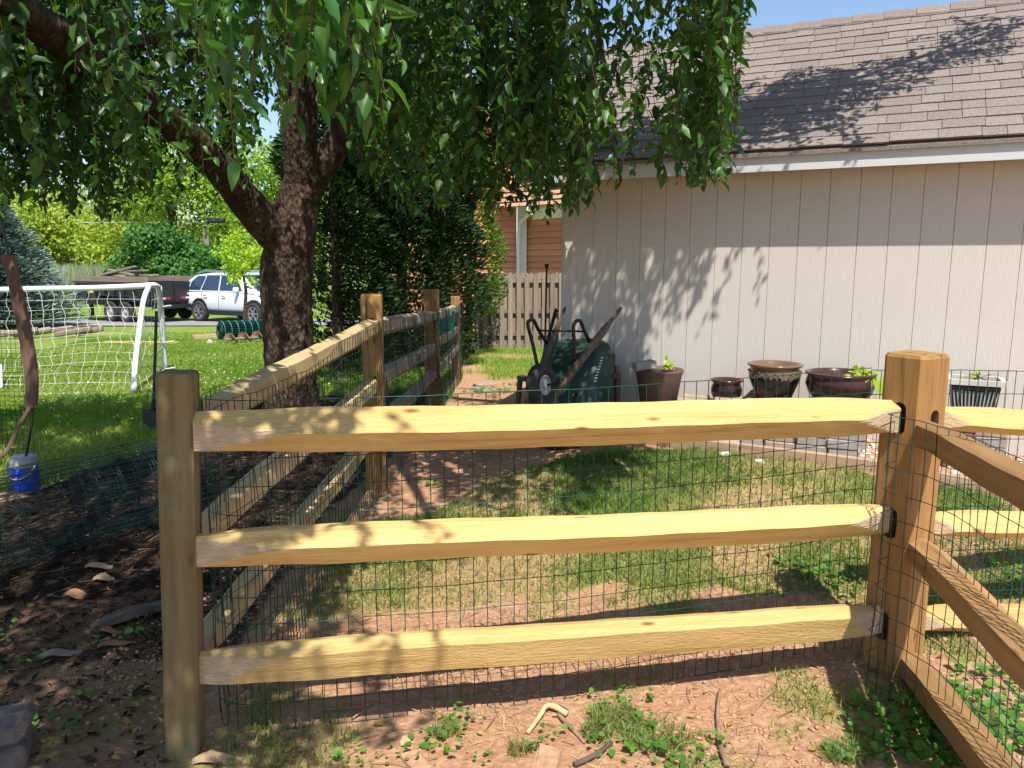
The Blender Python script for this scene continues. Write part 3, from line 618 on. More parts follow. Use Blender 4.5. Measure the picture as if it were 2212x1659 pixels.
for a, b in tops: rail(a, b, pr_side, lf, mat='rail_in', cut='rail_cut', cutl=.2, cutr=.3, lim=.03, up=Vector((0, 0, 1)))
for a, b in ((P(816, 707, 5.3), P(936, 683, 8.0)), (P(816, 818, 5.3), P(936, 753, 8.0)), (P(812, 925, 5.3), P(936, 808, 8.0)), (P(940, 683, 8.05), P(985, 668, 10.7)), (P(940, 742, 8.05), P(985, 712, 10.7)), (P(940, 800, 8.05), P(985, 752, 10.7))):
    rail(a, b, pr_side, lf, mat='rail_grey', cut='rail_grey', cutl=.25, cutr=.25, lim=.03, nseg=24)
path = [(PA.x+.10, PA.y+.16), (PA.x+.17, PA.y+.5), (pB.x+.10, 5.2), (pC.x+.10, 8.0), (pD.x+.09, 10.9)]
LT = [(0, P(450, 880, 2.6).z), (.06, P(470, 855, 2.85).z), (.3, P(800, 692, 5.15).z), (.64, P(945, 672, 8).z), (1, P(996, 655, 10.8).z)]
def l_top(f): return float(np.interp(f, [a for a, b in LT], [b for a, b in LT]))+.012*math.sin(f*40)
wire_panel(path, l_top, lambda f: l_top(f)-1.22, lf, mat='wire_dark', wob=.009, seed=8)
# right continuation panel, and side run coming towards the camera
rf = empty('split_rail_fence', (R2.x, R2.y, g1(R2.x, R2.y)), 'second pale panel continuing to the right behind the corner post', 'fence')
rail(P(2022, 900, 3.1), P(2560, 935, 3.45)+Vector((0, 0, -.0)), [(-.05, -.02), (-.012, .06), (.05, .05), (.045, -.05), (-.02, -.052)], rf, cutl=.3, cutr=.2, label='top pale rail right of the corner')
rail(P(2005, 1130, 3.1), P(2560, 1140, 3.45), [(-.048, -.02), (-.012, .055), (.05, .05), (.045, -.05), (-.02, -.052)], rf, cutl=.3, cutr=.2)
rail(P(1985, 1338, 3.1), P(2560, 1340, 3.45), [(-.048, -.02), (-.012, .06), (.05, .05), (.045, -.05), (-.02, -.052)], rf, cutl=.3, cutr=.2)
def r_top(f): return P(2050, 793, 3.15).z*(1-f)+P(2560, 805, 3.55).z*f
wire_panel([(1.47, 3.07), (1.9, 3.2), (3.2, 3.55)], r_top, lambda f: r_top(f)-1.22, rf, seed=5)
sf = empty('split_rail_fence', (R2.x-.02, R2.y-.02, g1(R2.x, R2.y)), 'brown three rail run coming towards the camera at the right edge', 'fence')
prb = [(-.05, -.04), (-.052, .04), (.0, .058), (.05, .035), (.048, -.05), (-.01, -.06)]
e1, e2, e3 = P(2400, 1075, 1.75), P(2400, 1540, 1.75), P(2400, 1960, 1.75)
rail(P(1998, 930, 2.86), P(2440, 1180, 1.55), prb, sf, mat='rail_brown', cut='rail_brown', cutl=.22, cutr=.1, lim=.035)
rail(P(1982, 1185, 2.86), P(2440, 1640, 1.5), prb, sf, mat='rail_brown', cut='rail_brown', cutl=.22, cutr=.1, lim=.035)
rail(P(1962, 1430, 2.86), P(2290, 1840, 1.75), prb, sf, mat='rail_brown', cut='rail_brown', cutl=.22, cutr=.1, lim=.035)
sp = [tuple(P(1918, 1100, 2.76).xy), tuple(P(1905, 1100, 2.80).xy), tuple(P(1922, 1100, 2.72).xy), tuple(P(1965, 1100, 2.66).xy), tuple(P(2060, 1100, 2.5).xy), tuple(P(2212, 1100, 2.13).xy), tuple(P(2480, 1100, 1.65).xy)]
sp = [tuple(P(1925, 1100, 2.84).xy), tuple(P(1898, 1100, 2.80).xy), tuple(P(1925, 1100, 2.73).xy), tuple(P(1975, 1100, 2.66).xy), tuple(P(2060, 1100, 2.5).xy), tuple(P(2212, 1100, 2.13).xy), tuple(P(2480, 1100, 1.65).xy)]
def s_top(f): return P(1930, 895, 2.78).z-.015*f
wire_panel(sp, s_top, lambda f: s_top(f)-1.16, sf, mat='wire', wob=.006, seed=11)

# ------------------------------------------------------------------ SHED
TH = math.radians(25.7); U = Vector((math.cos(TH), -math.sin(TH), 0)); NW = Vector((-math.sin(TH), -math.cos(TH), 0))
c0 = P(1221, 480, 6.62); c0.z = 0; EAVE = P(1253, 398, 6.62).z; ZB = .16
def W(t, out, z): return c0+U*t+NW*out+Vector((0, 0, z))
RS = Matrix((U, -NW, Vector((0, 0, 1)))).transposed()
shed = empty('shed', (c0.x, c0.y, 0), 'beige panel sided shed with brown shingle roof at the right', 'shed'); shed.rotation_euler.z = -TH
def sh(name, mb, mat, sm=False, par=None):     # mb verts in shed-local (t, depth, z)
    return mk(name, mb.v, mb.f, mat, par or shed, sm, midx=mb.m, M=Matrix.Identity(4))
LEN = 7.2; DEP = 2.9
b = MB(); b.box((LEN/2, DEP/2+.03, (EAVE+ZB)/2), (LEN-.02, DEP-.02, EAVE-ZB)); sh('wall', b, M['siding'])
k = 0; t = .095; t0_ = .24
edges = [.075]+[.2535+i*.2032-.0 for i in range(34)]
edges = [e for e in edges if e < LEN]
for a_, b_ in zip(edges[:-1], edges[1:]):
    m_ = MB(); wd = b_-a_-.0028; zc = (ZB+EAVE+.06)/2; hh = EAVE+.06-ZB
    m_.box((0, 0, 0), (wd, .016, hh)); me = None
    o = mk('siding_panel', m_.v, m_.f, M['siding'], shed, M=Matrix.Translation(((a_+b_)/2, .018, zc)))
m_ = MB(); m_.box((.03, .0, (ZB+EAVE)/2), (.095, .03, EAVE-ZB)); sh('corner_trim', m_, M['siding'])
m_ = MB(); m_.box((-.02+.0, DEP/2, (ZB+EAVE)/2), (.02, DEP, EAVE-ZB)); sh('end_wall', m_, M['siding'])
OV = .215; FH = .135
fa = MB(); fa.box((LEN/2-.12, -OV, EAVE+FH/2), (LEN+.5, .022, FH)); sh('fascia', fa, M['white_paint'])
so_ = MB(); so_.box((LEN/2-.12, -OV/2-.0, EAVE+.035), (LEN+.48, OV-.03, .012)); sh('soffit', so_, M['white_paint'])
# roof: eave edge to ridge
rz0 = EAVE+FH+.012; RIDGE = P(1900, 66, 7.35).z; run = DEP/2+OV+.02
ry0 = -OV-.035; ry1 = DEP/2
SLOPE = math.atan2(RIDGE-rz0, ry1-ry0); SL = math.hypot(RIDGE-rz0, ry1-ry0)
X0 = -.36; X1 = LEN+.12
deck = MB(); deck.add([(X0, ry0, rz0-.02), (X1, ry0, rz0-.02), (X1, ry1, RIDGE-.02), (X0, ry1, RIDGE-.02), (X1, 2*ry1-ry0, rz0-.02), (X0, 2*ry1-ry0, rz0-.02),
    (X0, ry0, rz0-.045), (X1, ry0, rz0-.045), (X1, ry1, RIDGE-.06), (X0, ry1, RIDGE-.06), (X1, 2*ry1-ry0, rz0-.045), (X0, 2*ry1-ry0, rz0-.045)],
    [[0, 1, 2, 3], [3, 2, 4, 5], [7, 6, 9, 8], [8, 9, 11, 10], [6, 0, 3, 9], [9, 3, 5, 11], [1, 7, 8, 2], [2, 8, 10, 4], [0, 6, 7, 1], [5, 4, 10, 11]])
sh('roof_deck', deck, M['shingle'])
ga = MB(); ga.add([(-.0, .0, EAVE), (-.0, DEP, EAVE), (0, DEP/2, RIDGE-.1), (.04, 0, EAVE), (.04, DEP, EAVE), (.04, DEP/2, RIDGE-.1)], [[0, 2, 1], [3, 4, 5], [0, 3, 5, 2], [2, 5, 4, 1], [1, 4, 3, 0]]); sh('gable', ga, M['siding'])
rk = MB(); dx = X0+.01; rk.beam((dx, ry0+.02, rz0-.11), (dx, ry1, RIDGE-.12), .02, .12); sh('rake_board', rk, M['white_paint'])
NR = 17; EXP = SL/NR; sidx = 0; tabs = []; cache = {}
cs, sn = math.cos(SLOPE), math.sin(SLOPE)
def tabmesh(wd, dark):
    key = round(wd, 2)
    if key not in cache:
        m_ = MB(); w2 = wd-.0035; hl = EXP+.03
        m_.add([(-w2/2, 0, .012), (w2/2, 0, .012), (w2/2, hl, .003), (-w2/2, hl, .003), (-w2/2, 0, .0), (w2/2, 0, .0), (w2/2, hl, -.004), (-w2/2, hl, -.004)], [[0, 1, 2, 3], [5, 4, 7, 6], [4, 5, 1, 0], [5, 6, 2, 1], [7, 4, 0, 3]])
        me = bpy.data.meshes.new('shingle'); me.from_pydata(m_.v, [], m_.f); me.materials.append(M['shingle']); cache[key] = (me, m_)
    return cache[key]
tabs = []
for r in range(NR):
    x = X0-random.uniform(0, .15)
    while x < X1:
        wd = random.choice([.14, .17, .21, .25, .25, .29]); a_ = max(x, X0); b_ = min(x+wd, X1); x += wd
        if b_-a_ < .05: continue
        lift = random.choice([0, 0, .004]); dn = random.choice([0, .0, .006])
        s0 = r*EXP-dn; tabs.append(((a_+b_)/2, ry0+s0*cs, rz0+s0*sn+lift*cs, round(b_-a_, 2), r))
view = [t for t in tabs if t[0] < 5.2]
view.sort(key=lambda t: abs(t[0]-3.0)); ownt = set(id(t) for t in view[:298])
rest = MB(); RX = Matrix.Rotation(SLOPE, 4, 'X')
for t in tabs:
    me, m_ = tabmesh(t[3], 0); T = Matrix.Translation((t[0], t[1], t[2])) @ RX
    if id(t) in ownt:
        o = bpy.data.objects.new('shingle', me); COL.objects.link(o); o.matrix_local = T; o.parent = shed
    else: rest.add([T @ Vector(v) for v in m_.v], m_.f)
o = sh('shingle_rest', rest, M['shingle']); o['kind'] = 'stuff'; o.name = 'shingles'
x = X0
capme = MB(); capme.add([(-.14, -.125*cs, -.125*sn+.018), (.115, -.125*cs, -.125*sn+.006), (.115, 0, .012), (-.14, 0, .024), (.115, .125*cs, -.125*sn+.006), (-.14, .125*cs, -.125*sn+.018), (-.14, -.125*cs, -.125*sn-.0), (-.14, 0, .006), (.115, -.125*cs, -.125*sn-.004)], [[0, 1, 2, 3], [3, 2, 4, 5], [6, 0, 3, 7], [6, 8, 1, 0]])
cm = bpy.data.meshes.new('ridge_cap'); cm.from_pydata(capme.v, [], capme.f); cm.materials.append(M['shingle'])
while x < X1:
    o = bpy.data.objects.new('ridge_cap', cm); COL.objects.link(o); o.matrix_local = Matrix.Translation((x+.14, ry1, RIDGE+.012)); o.parent = shed; x += .245

# ------------------------------------------------------------------ RAISED BED, PAVERS, POTS
def Wg(t, out): p = W(t, out, 0); return p
bd = MB(); 
bp = [G(1395, 962), G(1600, 985), G(1885, 1022), G(2160, 1075)]
bord = empty('timber_border', bp[0], 'tan timber edging board between the yard grass and paver stacks', 'border')
for a, b2 in zip(bp[:-1], bp[1:]):
    d = (b2-a).normalized(); L_ = (b2-a).length; m_ = MB(); m_.box((0, 0, 0), (L_-.006, .045, .10), bev=.005)
    y_ = Vector((0, 0, 1)).cross(d).normalized(); z_ = d.cross(y_); Rm = Matrix((d, y_, z_)).transposed().to_4x4(); Rm.translation = (a+b2)/2+Vector((0, .03, .035))-bord.location
    mk('board', m_.v, m_.f, M['timber'], bord, M=Rm)
gl = clods('bed_gravel', 5000, .8, 3.6, 4.3, 6.4, .006, .03, M['stone_white'], 'pale gravel in the bed under the paver stacks', lambda X, Y: ((np.interp(X, [p.x for p in bp], [p.y for p in bp])+.03 < Y) & (X > 1.1)).astype(float)*.9)
def block(loc, rz, mat, size=(.2, .1, .062), name='paver', label='', group=None, tilt=0):
    m_ = MB(); m_.box((0, 0, size[2]/2), size, bev=.006, jit=.0012)
    o = mk(name, m_.v, m_.f, M[mat], None, M=Matrix.Translation(loc) @ Matrix.Rotation(rz, 4, 'Z') @ Matrix.Rotation(tilt, 4, 'Y'))
    return props(o, label, 'paver' if name == 'paver' else name, group)
# stacks on the bed: columns along the wall
def bedz(p): return g1(p.x, p.y)
cols_ = [(1500, .52, 5, 'tan_block'), (1575, .50, 5, 'tan_block'), (1640, .52, 5, 'grey_block'), (1700, .50, 5, 'tan_block'), (1765, .52, 5, 'grey_block'), (1835, .50, 5, 'grey_block')]
words_ = ['lowest', 'second lowest', 'middle', 'second highest', 'topmost', 'top']
names_ = ['first stack right of the clay pot', 'second stack from the left', 'middle left stack', 'stack under the drip glazed pot', 'grey stack beside the bowl', 'grey stack nearest the corner post']
def wall_t(px):           # distance along the wall for a column of the photograph
    lo, hi = -.5, 7
    for _ in range(40):
        m = (lo+hi)/2; p = W(m, 0, 0); 
        X = 1106+F*p.x/(p.y*math.cos(PITCH)+(CAMH-.5)*math.sin(PITCH))
        if X < px: lo = m
        else: hi = m
    return lo
PLAT = .0
for ci, (px, out, n, mt) in enumerate(cols_):
    t = wall_t(px)+.06; 
    for row in range(2):
        for k in range(n):
            if row == 1 and k < n-1: continue
            pb_ = G(px, float(np.interp(px, [1395, 1600, 1885], [962, 985, 1022]))-16); p = Vector((pb_.x+random.uniform(-.012, .012), pb_.y+.11, 0))-NW*(row*.125); z = bedz(p)+.005+k*.0635
            lab = f"{'tan' if mt[0]=='t' else 'grey'} paver, {words_[k]} of the {names_[ci]}" if row == 0 else f"{'tan' if mt[0]=='t' else 'grey'} paver behind the top of the {names_[ci]}"
            block((p.x, p.y, z), -TH+random.uniform(-.06, .06), mt if random.random() < .8 else 'tan_block', label=lab, group='pavers stacked in the bed by the shed')
pav_z = bedz(W(1.6, .4, 0))+.386
sl_ = MB()
for (px, nm) in ((1568, 'small'), (1660, 'drip')):
    pass
# support shelf of long blocks under the pots
def support(px, out, z1, label):
    t = wall_t(px); p = W(t, out, 0); z0 = bedz(p); n = max(1, int(round((z1-z0)/.063))); hgt = (z1-z0)/n
    for k in range(n):
        for s in (-.105, .105):
            q_ = W(t+s, out, 0); block((q_.x, q_.y, z0+k*hgt), -TH, 'tan_block' if k % 2 else 'grey_block', (.2, .2, hgt-.002), label=f'{label}, {["bottom","second","third","fourth","fifth","sixth","seventh","eighth","ninth"][k]} course {"left" if s<0 else "right"} block', group='square pavers under the pots')
def potplace(px, basey, out):
    t = wall_t(px); p = W(t, out, 0); q = P(px, basey, p.y); return q
pots = {}
q = potplace(1568, 866, .30); support(1568, .30, q.z-.04, 'square paver under the small dark pot'); 
blk = block((q.x, q.y, q.z-.04), -TH+.1, 'tan_block', (.3, .2, .038), label='flat tan slab directly under the small dark pot')
e = empty('plant_pot', q, 'small dark glazed round pot on a flat tan slab', 'pot')
def px2m(px, Y): return px*Y/F*1.01
m_ = MB(); r = px2m(33, q.y); h = px2m(48, q.y)
m_.lathe(q, [(r*.6, 0), (r*.72, .005), (r*.98, h*.35), (r*1.0, h*.55), (r*.9, h*.78), (r*.86, h*.84), (r*1.03, h*.93), (r*1.02, h), (r*.88, h*.99), (r*.82, h*.8)], 32); m_.build('body', M['glaze_dark'], e, True)
m_ = MB(); m_.lathe(q+Vector((0, 0, h*.82)), [(r*.83, 0), (.001, .004)], 24); m_.build('soil', M['soil'], e)
q = potplace(1670, 867, .28); support(1670, .28, q.z-.001, 'square paver under the drip glazed pot')
e = empty('plant_pot', q, 'tall drip glazed brown pot with a wide rolled rim', 'pot')
m_ = MB(); r = px2m(55, q.y); h = px2m(84, q.y)
m_.lathe(q, [(r*.58, 0), (r*.62, .004), (r*.78, h*.3), (r*.96, h*.6), (r*.99, h*.74), (r*.93, h*.86), (r*.9, h*.9), (r*1.03, h*.94), (r*1.05, h*.985), (r*.98, h), (r*.86, h*.975), (r*.82, h*.8)], 36); m_.build('body', M['glaze_drip'], e, True)
m_ = MB(); m_.lathe(q+Vector((0, 0, h*.84)), [(r*.85, 0), (.001, .004)], 24); m_.build('soil', M['soil'], e)
m_ = MB(); 
for k in range(20):
    a = k*2*math.pi/20; c = q+Vector((r*.985*math.cos(a), r*.985*math.sin(a), h*.80)); m_.box(c, (.014, .014, .014), bev=.004)
m_.build('studs', M['glaze_drip'], e)
q = potplace(1812, 868, .30); support(1812, .30, q.z-.001, 'square paver under the wide bowl')
e = empty('plant_pot', q, 'wide low maroon glazed bowl with a weed spilling over its rim', 'pot')
m_ = MB(); r = px2m(72, q.y); h = px2m(66, q.y)
m_.lathe(q, [(r*.62, 0), (r*.68, .004), (r*.9, h*.32), (r*.985, h*.6), (r*.95, h*.8), (r*.92, h*.86), (r*1.0, h*.93), (r*1.0, h*.98), (r*.93, h), (r*.86, h*.97), (r*.84, h*.8)], 40); m_.build('body', M['glaze_dark'], e, True)
m_ = MB(); m_.lathe(q+Vector((0, 0, h*.86)), [(r*.86, 0), (.001, .004)], 24); m_.build('soil', M['soil'], e)
def sprig(base, n, size, spread, rise, label, mat='lime', droop=0, name='plant'):
    e = empty(name, base, label, 'plant'); B = np.array(base); tips = []; segs = []
    for k in range(n):
        a = random.uniform(0, 6.28); d = spread*random.uniform(.3, 1); tp = B+np.array([d*math.cos(a), d*math.sin(a), rise*random.uniform(.4, 1)-droop*d])
        md = (B+tp)/2+np.array([0, 0, .02+droop*.1]); segs.append(np.array(spline([B, md, tp], 4))); tips.append(tp)
        for t in (.5, .75): tips.append(B*(1-t)+tp*t+np.array([0, 0, .012]))
    tips = np.array(tips); rods('stem', segs, .0016, M['grass'] if False else M['bare_twig'], e)
    o = leaves('foliage', tips, unit(len(tips))+np.array([0, -.3, .2]), unit(len(tips))*.5+np.array([0, -.3, 1]), size*(.6+.8*rng.random(len(tips))), .75, M[mat], e); return e
sprig(q+Vector((r*.35, -r*.5, h*.9)), 16, .05, .09, .03, 'light green weed lying on the soil of the wide maroon bowl')
# weed spilling over
spb = q+Vector((r*.72, -r*.66, h)); e = empty('plant', spb, 'long lobed weed leaf hanging over the front rim of the wide bowl', 'plant')
pp = []; 
for k in range(5):
    b_ = spb+Vector((.03*k-.05, -.01, .0)); L_ = random.uniform(.08, .17); pp.append((b_, L_))
leaves('foliage', [tuple(b_) for b_, _ in pp], np.array([(random.uniform(-.3, .5), -.35, -1.0) for _ in pp]), np.array([(0, -1, .2)]*len(pp)), [L_ for _, L_ in pp], .3, M['lime'], e, curl=.3)
# tall clay pot
q = potplace(1421, 895, .30); h = P(1421, 797, q.y).z-q.z; r = px2m(52, q.y)
e = empty('plant_pot', q, 'tall tapering brown clay pot with a block lying on its rim', 'pot'); support(1421, .30, q.z-.001, 'square paver under the tall clay pot')
m_ = MB(); m_.lathe(q, [(r*.64, 0), (r*.67, .004), (r*.93, h*.86), (r*1.0, h*.96), (r*1.0, h), (r*.9, h), (r*.86, h*.86)], 36); m_.build('body', M['terracotta'], e, True)
m_ = MB(); m_.lathe(q+Vector((0, 0, h*.93)), [(r*.88, 0), (.001, .01)], 24); m_.build('soil', M['soil'], e)
block((q.x-r*.62, q.y-.02, q.z+h+.002), .2, 'grey_block', (.17, .10, .062), label='broken grey block resting on the rim of the tall clay pot', tilt=-.12)
sprig(q+Vector((r*.35, -.02, h*.95)), 13, .04, .07, .09, 'small bright seedling in the tall clay pot', 'lime')
# rectangular planter at right
tt = wall_t(2085); pz = P(2085, 893, W(tt, .3, 0).y); c = W(tt, .3, 0); z1 = P(2085, 822, c.y).z
e = empty('planter_box', (c.x, c.y, pz.z), 'black ribbed rectangular planter with pale rim right of the corner posts', 'planter')
m_ = MB(); hb = z1-pz.z; wt, wb = .30, .24
def frus(m_, c, z0, z1, a0, b0, a1, b1, m=0):
    v = []; 
    for z, a, b_ in ((z0, a0, b0), (z1, a1, b1)): v += [c+U*(sx*a)+NW*(-sy*b_)+Vector((0, 0, z-c.z)) for sx, sy in ((-1, -1), (1, -1), (1, 1), (-1, 1))]
    m_.add(v, [[3, 2, 1, 0], [4, 5, 6, 7], [0, 1, 5, 4], [1, 2, 6, 5], [2, 3, 7, 6], [3, 0, 4, 7]], m)
frus(m_, c, pz.z, z1-.03, wb/2, .08, wt/2-.01, .1); m_.build('body', M['planter_black'], e)
for k in range(12):
    m_ = MB(); f = (k+.5)/12-.5; a = W(tt+f*wb*.95, .3+.082, pz.z+.02); b2 = W(tt+f*wt*.93, .3+.104, z1-.045+random.uniform(-.02, 0)); m_.beam(a, b2, .008, .008, up=tuple(NW)); m_.build('slat', M['grey_plastic'], e)
m_ = MB()
for (a0, b0, a1, b1) in ((-.17, .115, .17, .115), (-.17, -.115, .17, -.115)): m_.beam(c+U*a0+NW*b0+Vector((0, 0, z1-c.z)), c+U*a1+NW*b1+Vector((0, 0, z1-c.z)), .03, .035)
for s in (-.155, .155): m_.beam(c+U*s+NW*.1+Vector((0, 0, z1-c.z)), c+U*s-NW*.1+Vector((0, 0, z1-c.z)), .03, .033)
m_.build('rim', M['planter_rim'], e); m_ = MB(); frus(m_, c, z1-.03, z1-.012, .14, .09, .14, .09); m_.build('soil', M['soil'], e)
support(2085, .30, pz.z-.002, 'square block under the ribbed planter')
sprig(Vector((c.x-.02, c.y-.03, z1)), 5, .04, .04, .06, 'small yellow green seedling in the ribbed planter')
segs = [np.array(spline([np.array((c.x+random.uniform(-.1, .1), c.y, z1)), np.array((c.x+random.uniform(-.1, .14), c.y-.03, z1+.05)), np.array((c.x+random.uniform(-.12, .2), c.y-.05, z1+.01))], 5)) for _ in range(7)]
props(rods('dry_stems', segs, .0014, M['twig']), 'dead dry stems in the ribbed planter', 'dead stems')
# red bricks + white stones right of post
for k, (px, py, n) in enumerate(((2128, 1000, 5), (2098, 992, 3))):
    p = G(px, py+40); p.y += .25
    for j in range(n): block((p.x, p.y, g1(p.x, p.y)+j*.062), -TH+random.uniform(-.1, .1), 'red_block', (.11, .2, .06), 'paver', f'dark red brick, {words_[j]} of the {"taller" if k==0 else "shorter"} brick pile behind the side rail', 'dark red bricks piled behind the side rail')
for k, (px, py, s) in enumerate(((2110, 1022, .05), (2160, 1035, .04), (2065, 1026, .035), (1565, 985, .035), (1640, 1000, .03))):
    p = G(px, py); m_ = MB(); m_.box(p+Vector((0, 0, s*.3)), (s*2.2, s*1.4, s*.9), bev=s*.25, jit=s*.1); props(m_.build('stone', M['stone_white']), ['large pale stone at the foot of the red bricks', 'pale stone lying right of the red bricks', 'pale stone just left of the red bricks', 'pale stone on the bed edge below the first paver stack', 'pale stone on the bed edge before the middle stacks'][k], 'stone')
# long light slab leaning among pavers
p = W(wall_t(1600), .56, 0); blk = block((p.x, p.y-.02, bedz(p)+.02), -TH+.15, 'stone_white', (.3, .05, .05), label='long pale slab lying in front of the paver stacks', tilt=-.1)

# ------------------------------------------------------------------ WHEELBARROW
wb_ = empty('wheelbarrow', (P(1200, 900, 6.0).x, 6.0, g1(.4, 6.0)), 'green wheelbarrow tipped up against the shed corner with its underside showing', 'wheelbarrow')
def bar(name, a, b, w1, h1, mat, par, n=10, taper=None):
    a = Vector(a); b = Vector(b); x = (b-a); L_ = x.length; x.normalize(); y = Vector((0, 0, 1)).cross(x).normalized(); z = x.cross(y); m_ = MB()
    st = [(0, 1, 0), (.78, 1, 0), (.82, .82, 0), (.88, .6, 0), (.985, .55, 0), (1, .4, 0)] if taper else [(0, 1, 0), (1, 1, 0)]
    vs = []; 
    for (s, k, _) in st:
        for j in range(8):
            an = math.pi/8+j*math.pi/4; c, d = math.cos(an), math.sin(an); e_ = 1.0 if k < .7 else 1.15
            vs.append((L_*(s-.5), w1/2*k*c*e_, h1/2*k*d*e_))
    fs = [[i*8+j, i*8+(j+1) % 8, i*8+8+(j+1) % 8, i*8+8+j] for i in range(len(st)-1) for j in range(8)]+[list(range(7, -1, -1)), list(range((len(st)-1)*8, len(st)*8))]
    R = Matrix((x, y, z)).transposed().to_4x4(); R.translation = (a+b)/2-par.location
    return mk(name, vs, fs, M[mat], par, M=R)
bar('handle', P(1120, 925, 5.68), P(1221, 664, 6.42), .045, .06, 'handle_wood', wb_, taper=1)
bar('handle', P(1160, 905, 5.66), P(1342, 664, 6.22), .045, .06, 'handle_wood', wb_, taper=1)
# tray: pan loft, rim near the wall, bottom towards the viewer
rim = [P(1178, 737, 6.42), P(1292, 735, 6.34), P(1320, 760, 6.28), P(1326, 790, 6.2), P(1300, 960, 5.98), P(1180, 975, 6.02), P(1165, 860, 6.25)]
bot_ = [P(1200, 765, 6.22), P(1275, 760, 6.14), P(1288, 785, 6.08), P(1282, 830, 6.0), P(1255, 935, 5.84), P(1192, 940, 5.86), P(1186, 850, 6.05)]
rimS = spline(rim+[rim[0]], 5)[:-1]; botS = spline(bot_+[bot_[0]], 5)[:-1]; m_ = MB(); k = len(rimS); V = []
for f in (0, .04, .35, .7, .92, 1.0):
    for a, b_ in zip(rimS, botS):
        V.append(tuple(np.array(a)*(1-f)+np.array(b_)*f+np.array([0, -.03, 0])*math.sin(f*math.pi)))
fs = [[i*k+j, i*k+(j+1) % k, (i+1)*k+(j+1) % k, (i+1)*k+j] for i in range(5) for j in range(k)]+[list(range(5*k, 6*k))]
o = mk('tray', V, fs, M['green_tray'], wb_, True); md = o.modifiers.new('s', 'SOLIDIFY'); md.thickness = .006
m_ = MB(); a_ = P(1299, 772, 6.0); b_ = P(1284, 822, 5.86)
for k in range(9):
    t = k/8; c = a_.lerp(b_, t)+Vector((0, -.05, 0)); m_.beam(c-Vector((.010, 0, -.003)), c+Vector((.010, 0, .003)), .004, .009, up=(0, -.3, 1))
m_.build('lettering', M['white_sticker'], wb_)
m_ = MB(); m_.tube([Vector(p) for p in rimS]+[Vector(rimS[0])], .009, 8, cap=False); m_.build('rim', M['green_tray'], wb_, True)
for pts in ([(1160, 786, 5.98), (1150, 740, 6.02), (1140, 700, 6.0), (1146, 692, 6.02), (1153, 692, 6.04), (1163, 712, 6.1), (1181, 742, 6.2)], [(1241, 788, 5.95), (1240, 740, 5.93), (1239, 706, 5.92), (1245, 694, 5.94), (1254, 694, 5.98), (1262, 714, 6.04), (1277, 745, 6.12)]):
    m_ = MB(); m_.tube([P(*p) for p in spline(pts, 4)], .0145, 8); m_.build('leg', M['dark_rust'], wb_, True)
m_ = MB(); m_.tube([P(1160, 714, 6.09), P(1263, 716, 6.04)], .008, 8); m_.build('brace', M['dark_rust'], wb_)
m_ = MB(); m_.beam(P(1246, 850, 5.86), P(1215, 915, 5.72), .03, .006); m_.beam(P(1190, 815, 5.86), P(1180, 850, 5.78), .03, .006); m_.build('bracket', M['dark_rust'], wb_)
def wheel(c, axis, R_, wd, par, tyre='rubber', rim='alloy', spokes=0, name='wheel', hub=.5):
    axis = Vector(axis).normalized(); Q = axis.to_track_quat('Z', 'Y').to_matrix(); m_ = MB(); h = wd/2
    m_.lathe(c, [(R_*hub*1.12, -h*.85), (R_*.88, -h), (R_*.985, -h*.75), (R_, -h*.3), (R_, h*.3), (R_*.985, h*.75), (R_*.88, h), (R_*hub*1.12, h*.85), (R_*hub*1.1, -h*.85)], 28, R=Q); ty = m_.build(name, M[tyre], par, True)
    m_ = MB(); m_.lathe(c, [(R_*hub*1.12, -h*.8), (R_*hub*1.12, h*.8), (R_*hub*.98, h*.82), (R_*hub*.92, h*.45), (R_*.16, h*.5 if not spokes else h*.35), (R_*.14, h*.8), (.001, h*.82)], 28, R=Q)
    if spokes:
        for k in range(spokes):
            a = 2*math.pi*k/spokes; d = Q @ Vector((math.cos(a), math.sin(a), 0)); m_.beam(Vector(c)+axis*h*.75+d*R_*.1, Vector(c)+axis*h*.75+d*R_*hub*1.05, R_*.13, h*.25, up=tuple(axis), m=0)
    rm = m_.build('rim', M[rim], par); rm.parent = ty; return ty
wc = P(1170, 832, 5.66); wheel(wc, (.80, -.58, .1), .165, .085, wb_, rim='grey_plastic', hub=.42)
m_ = MB(); m_.tube([P(1148, 836, 5.8), P(1212, 828, 5.58)], .01, 8); m_.build('axle', M['dark_rust'], wb_)
m_ = MB(); m_.beam(P(1122, 815, 5.75), P(1140, 820, 5.70), .06, .03); m_.beam(P(1124, 818, 5.75), P(1118, 880, 5.72), .03, .03); m_.build('nose_guard', M['handle_wood'], wb_)
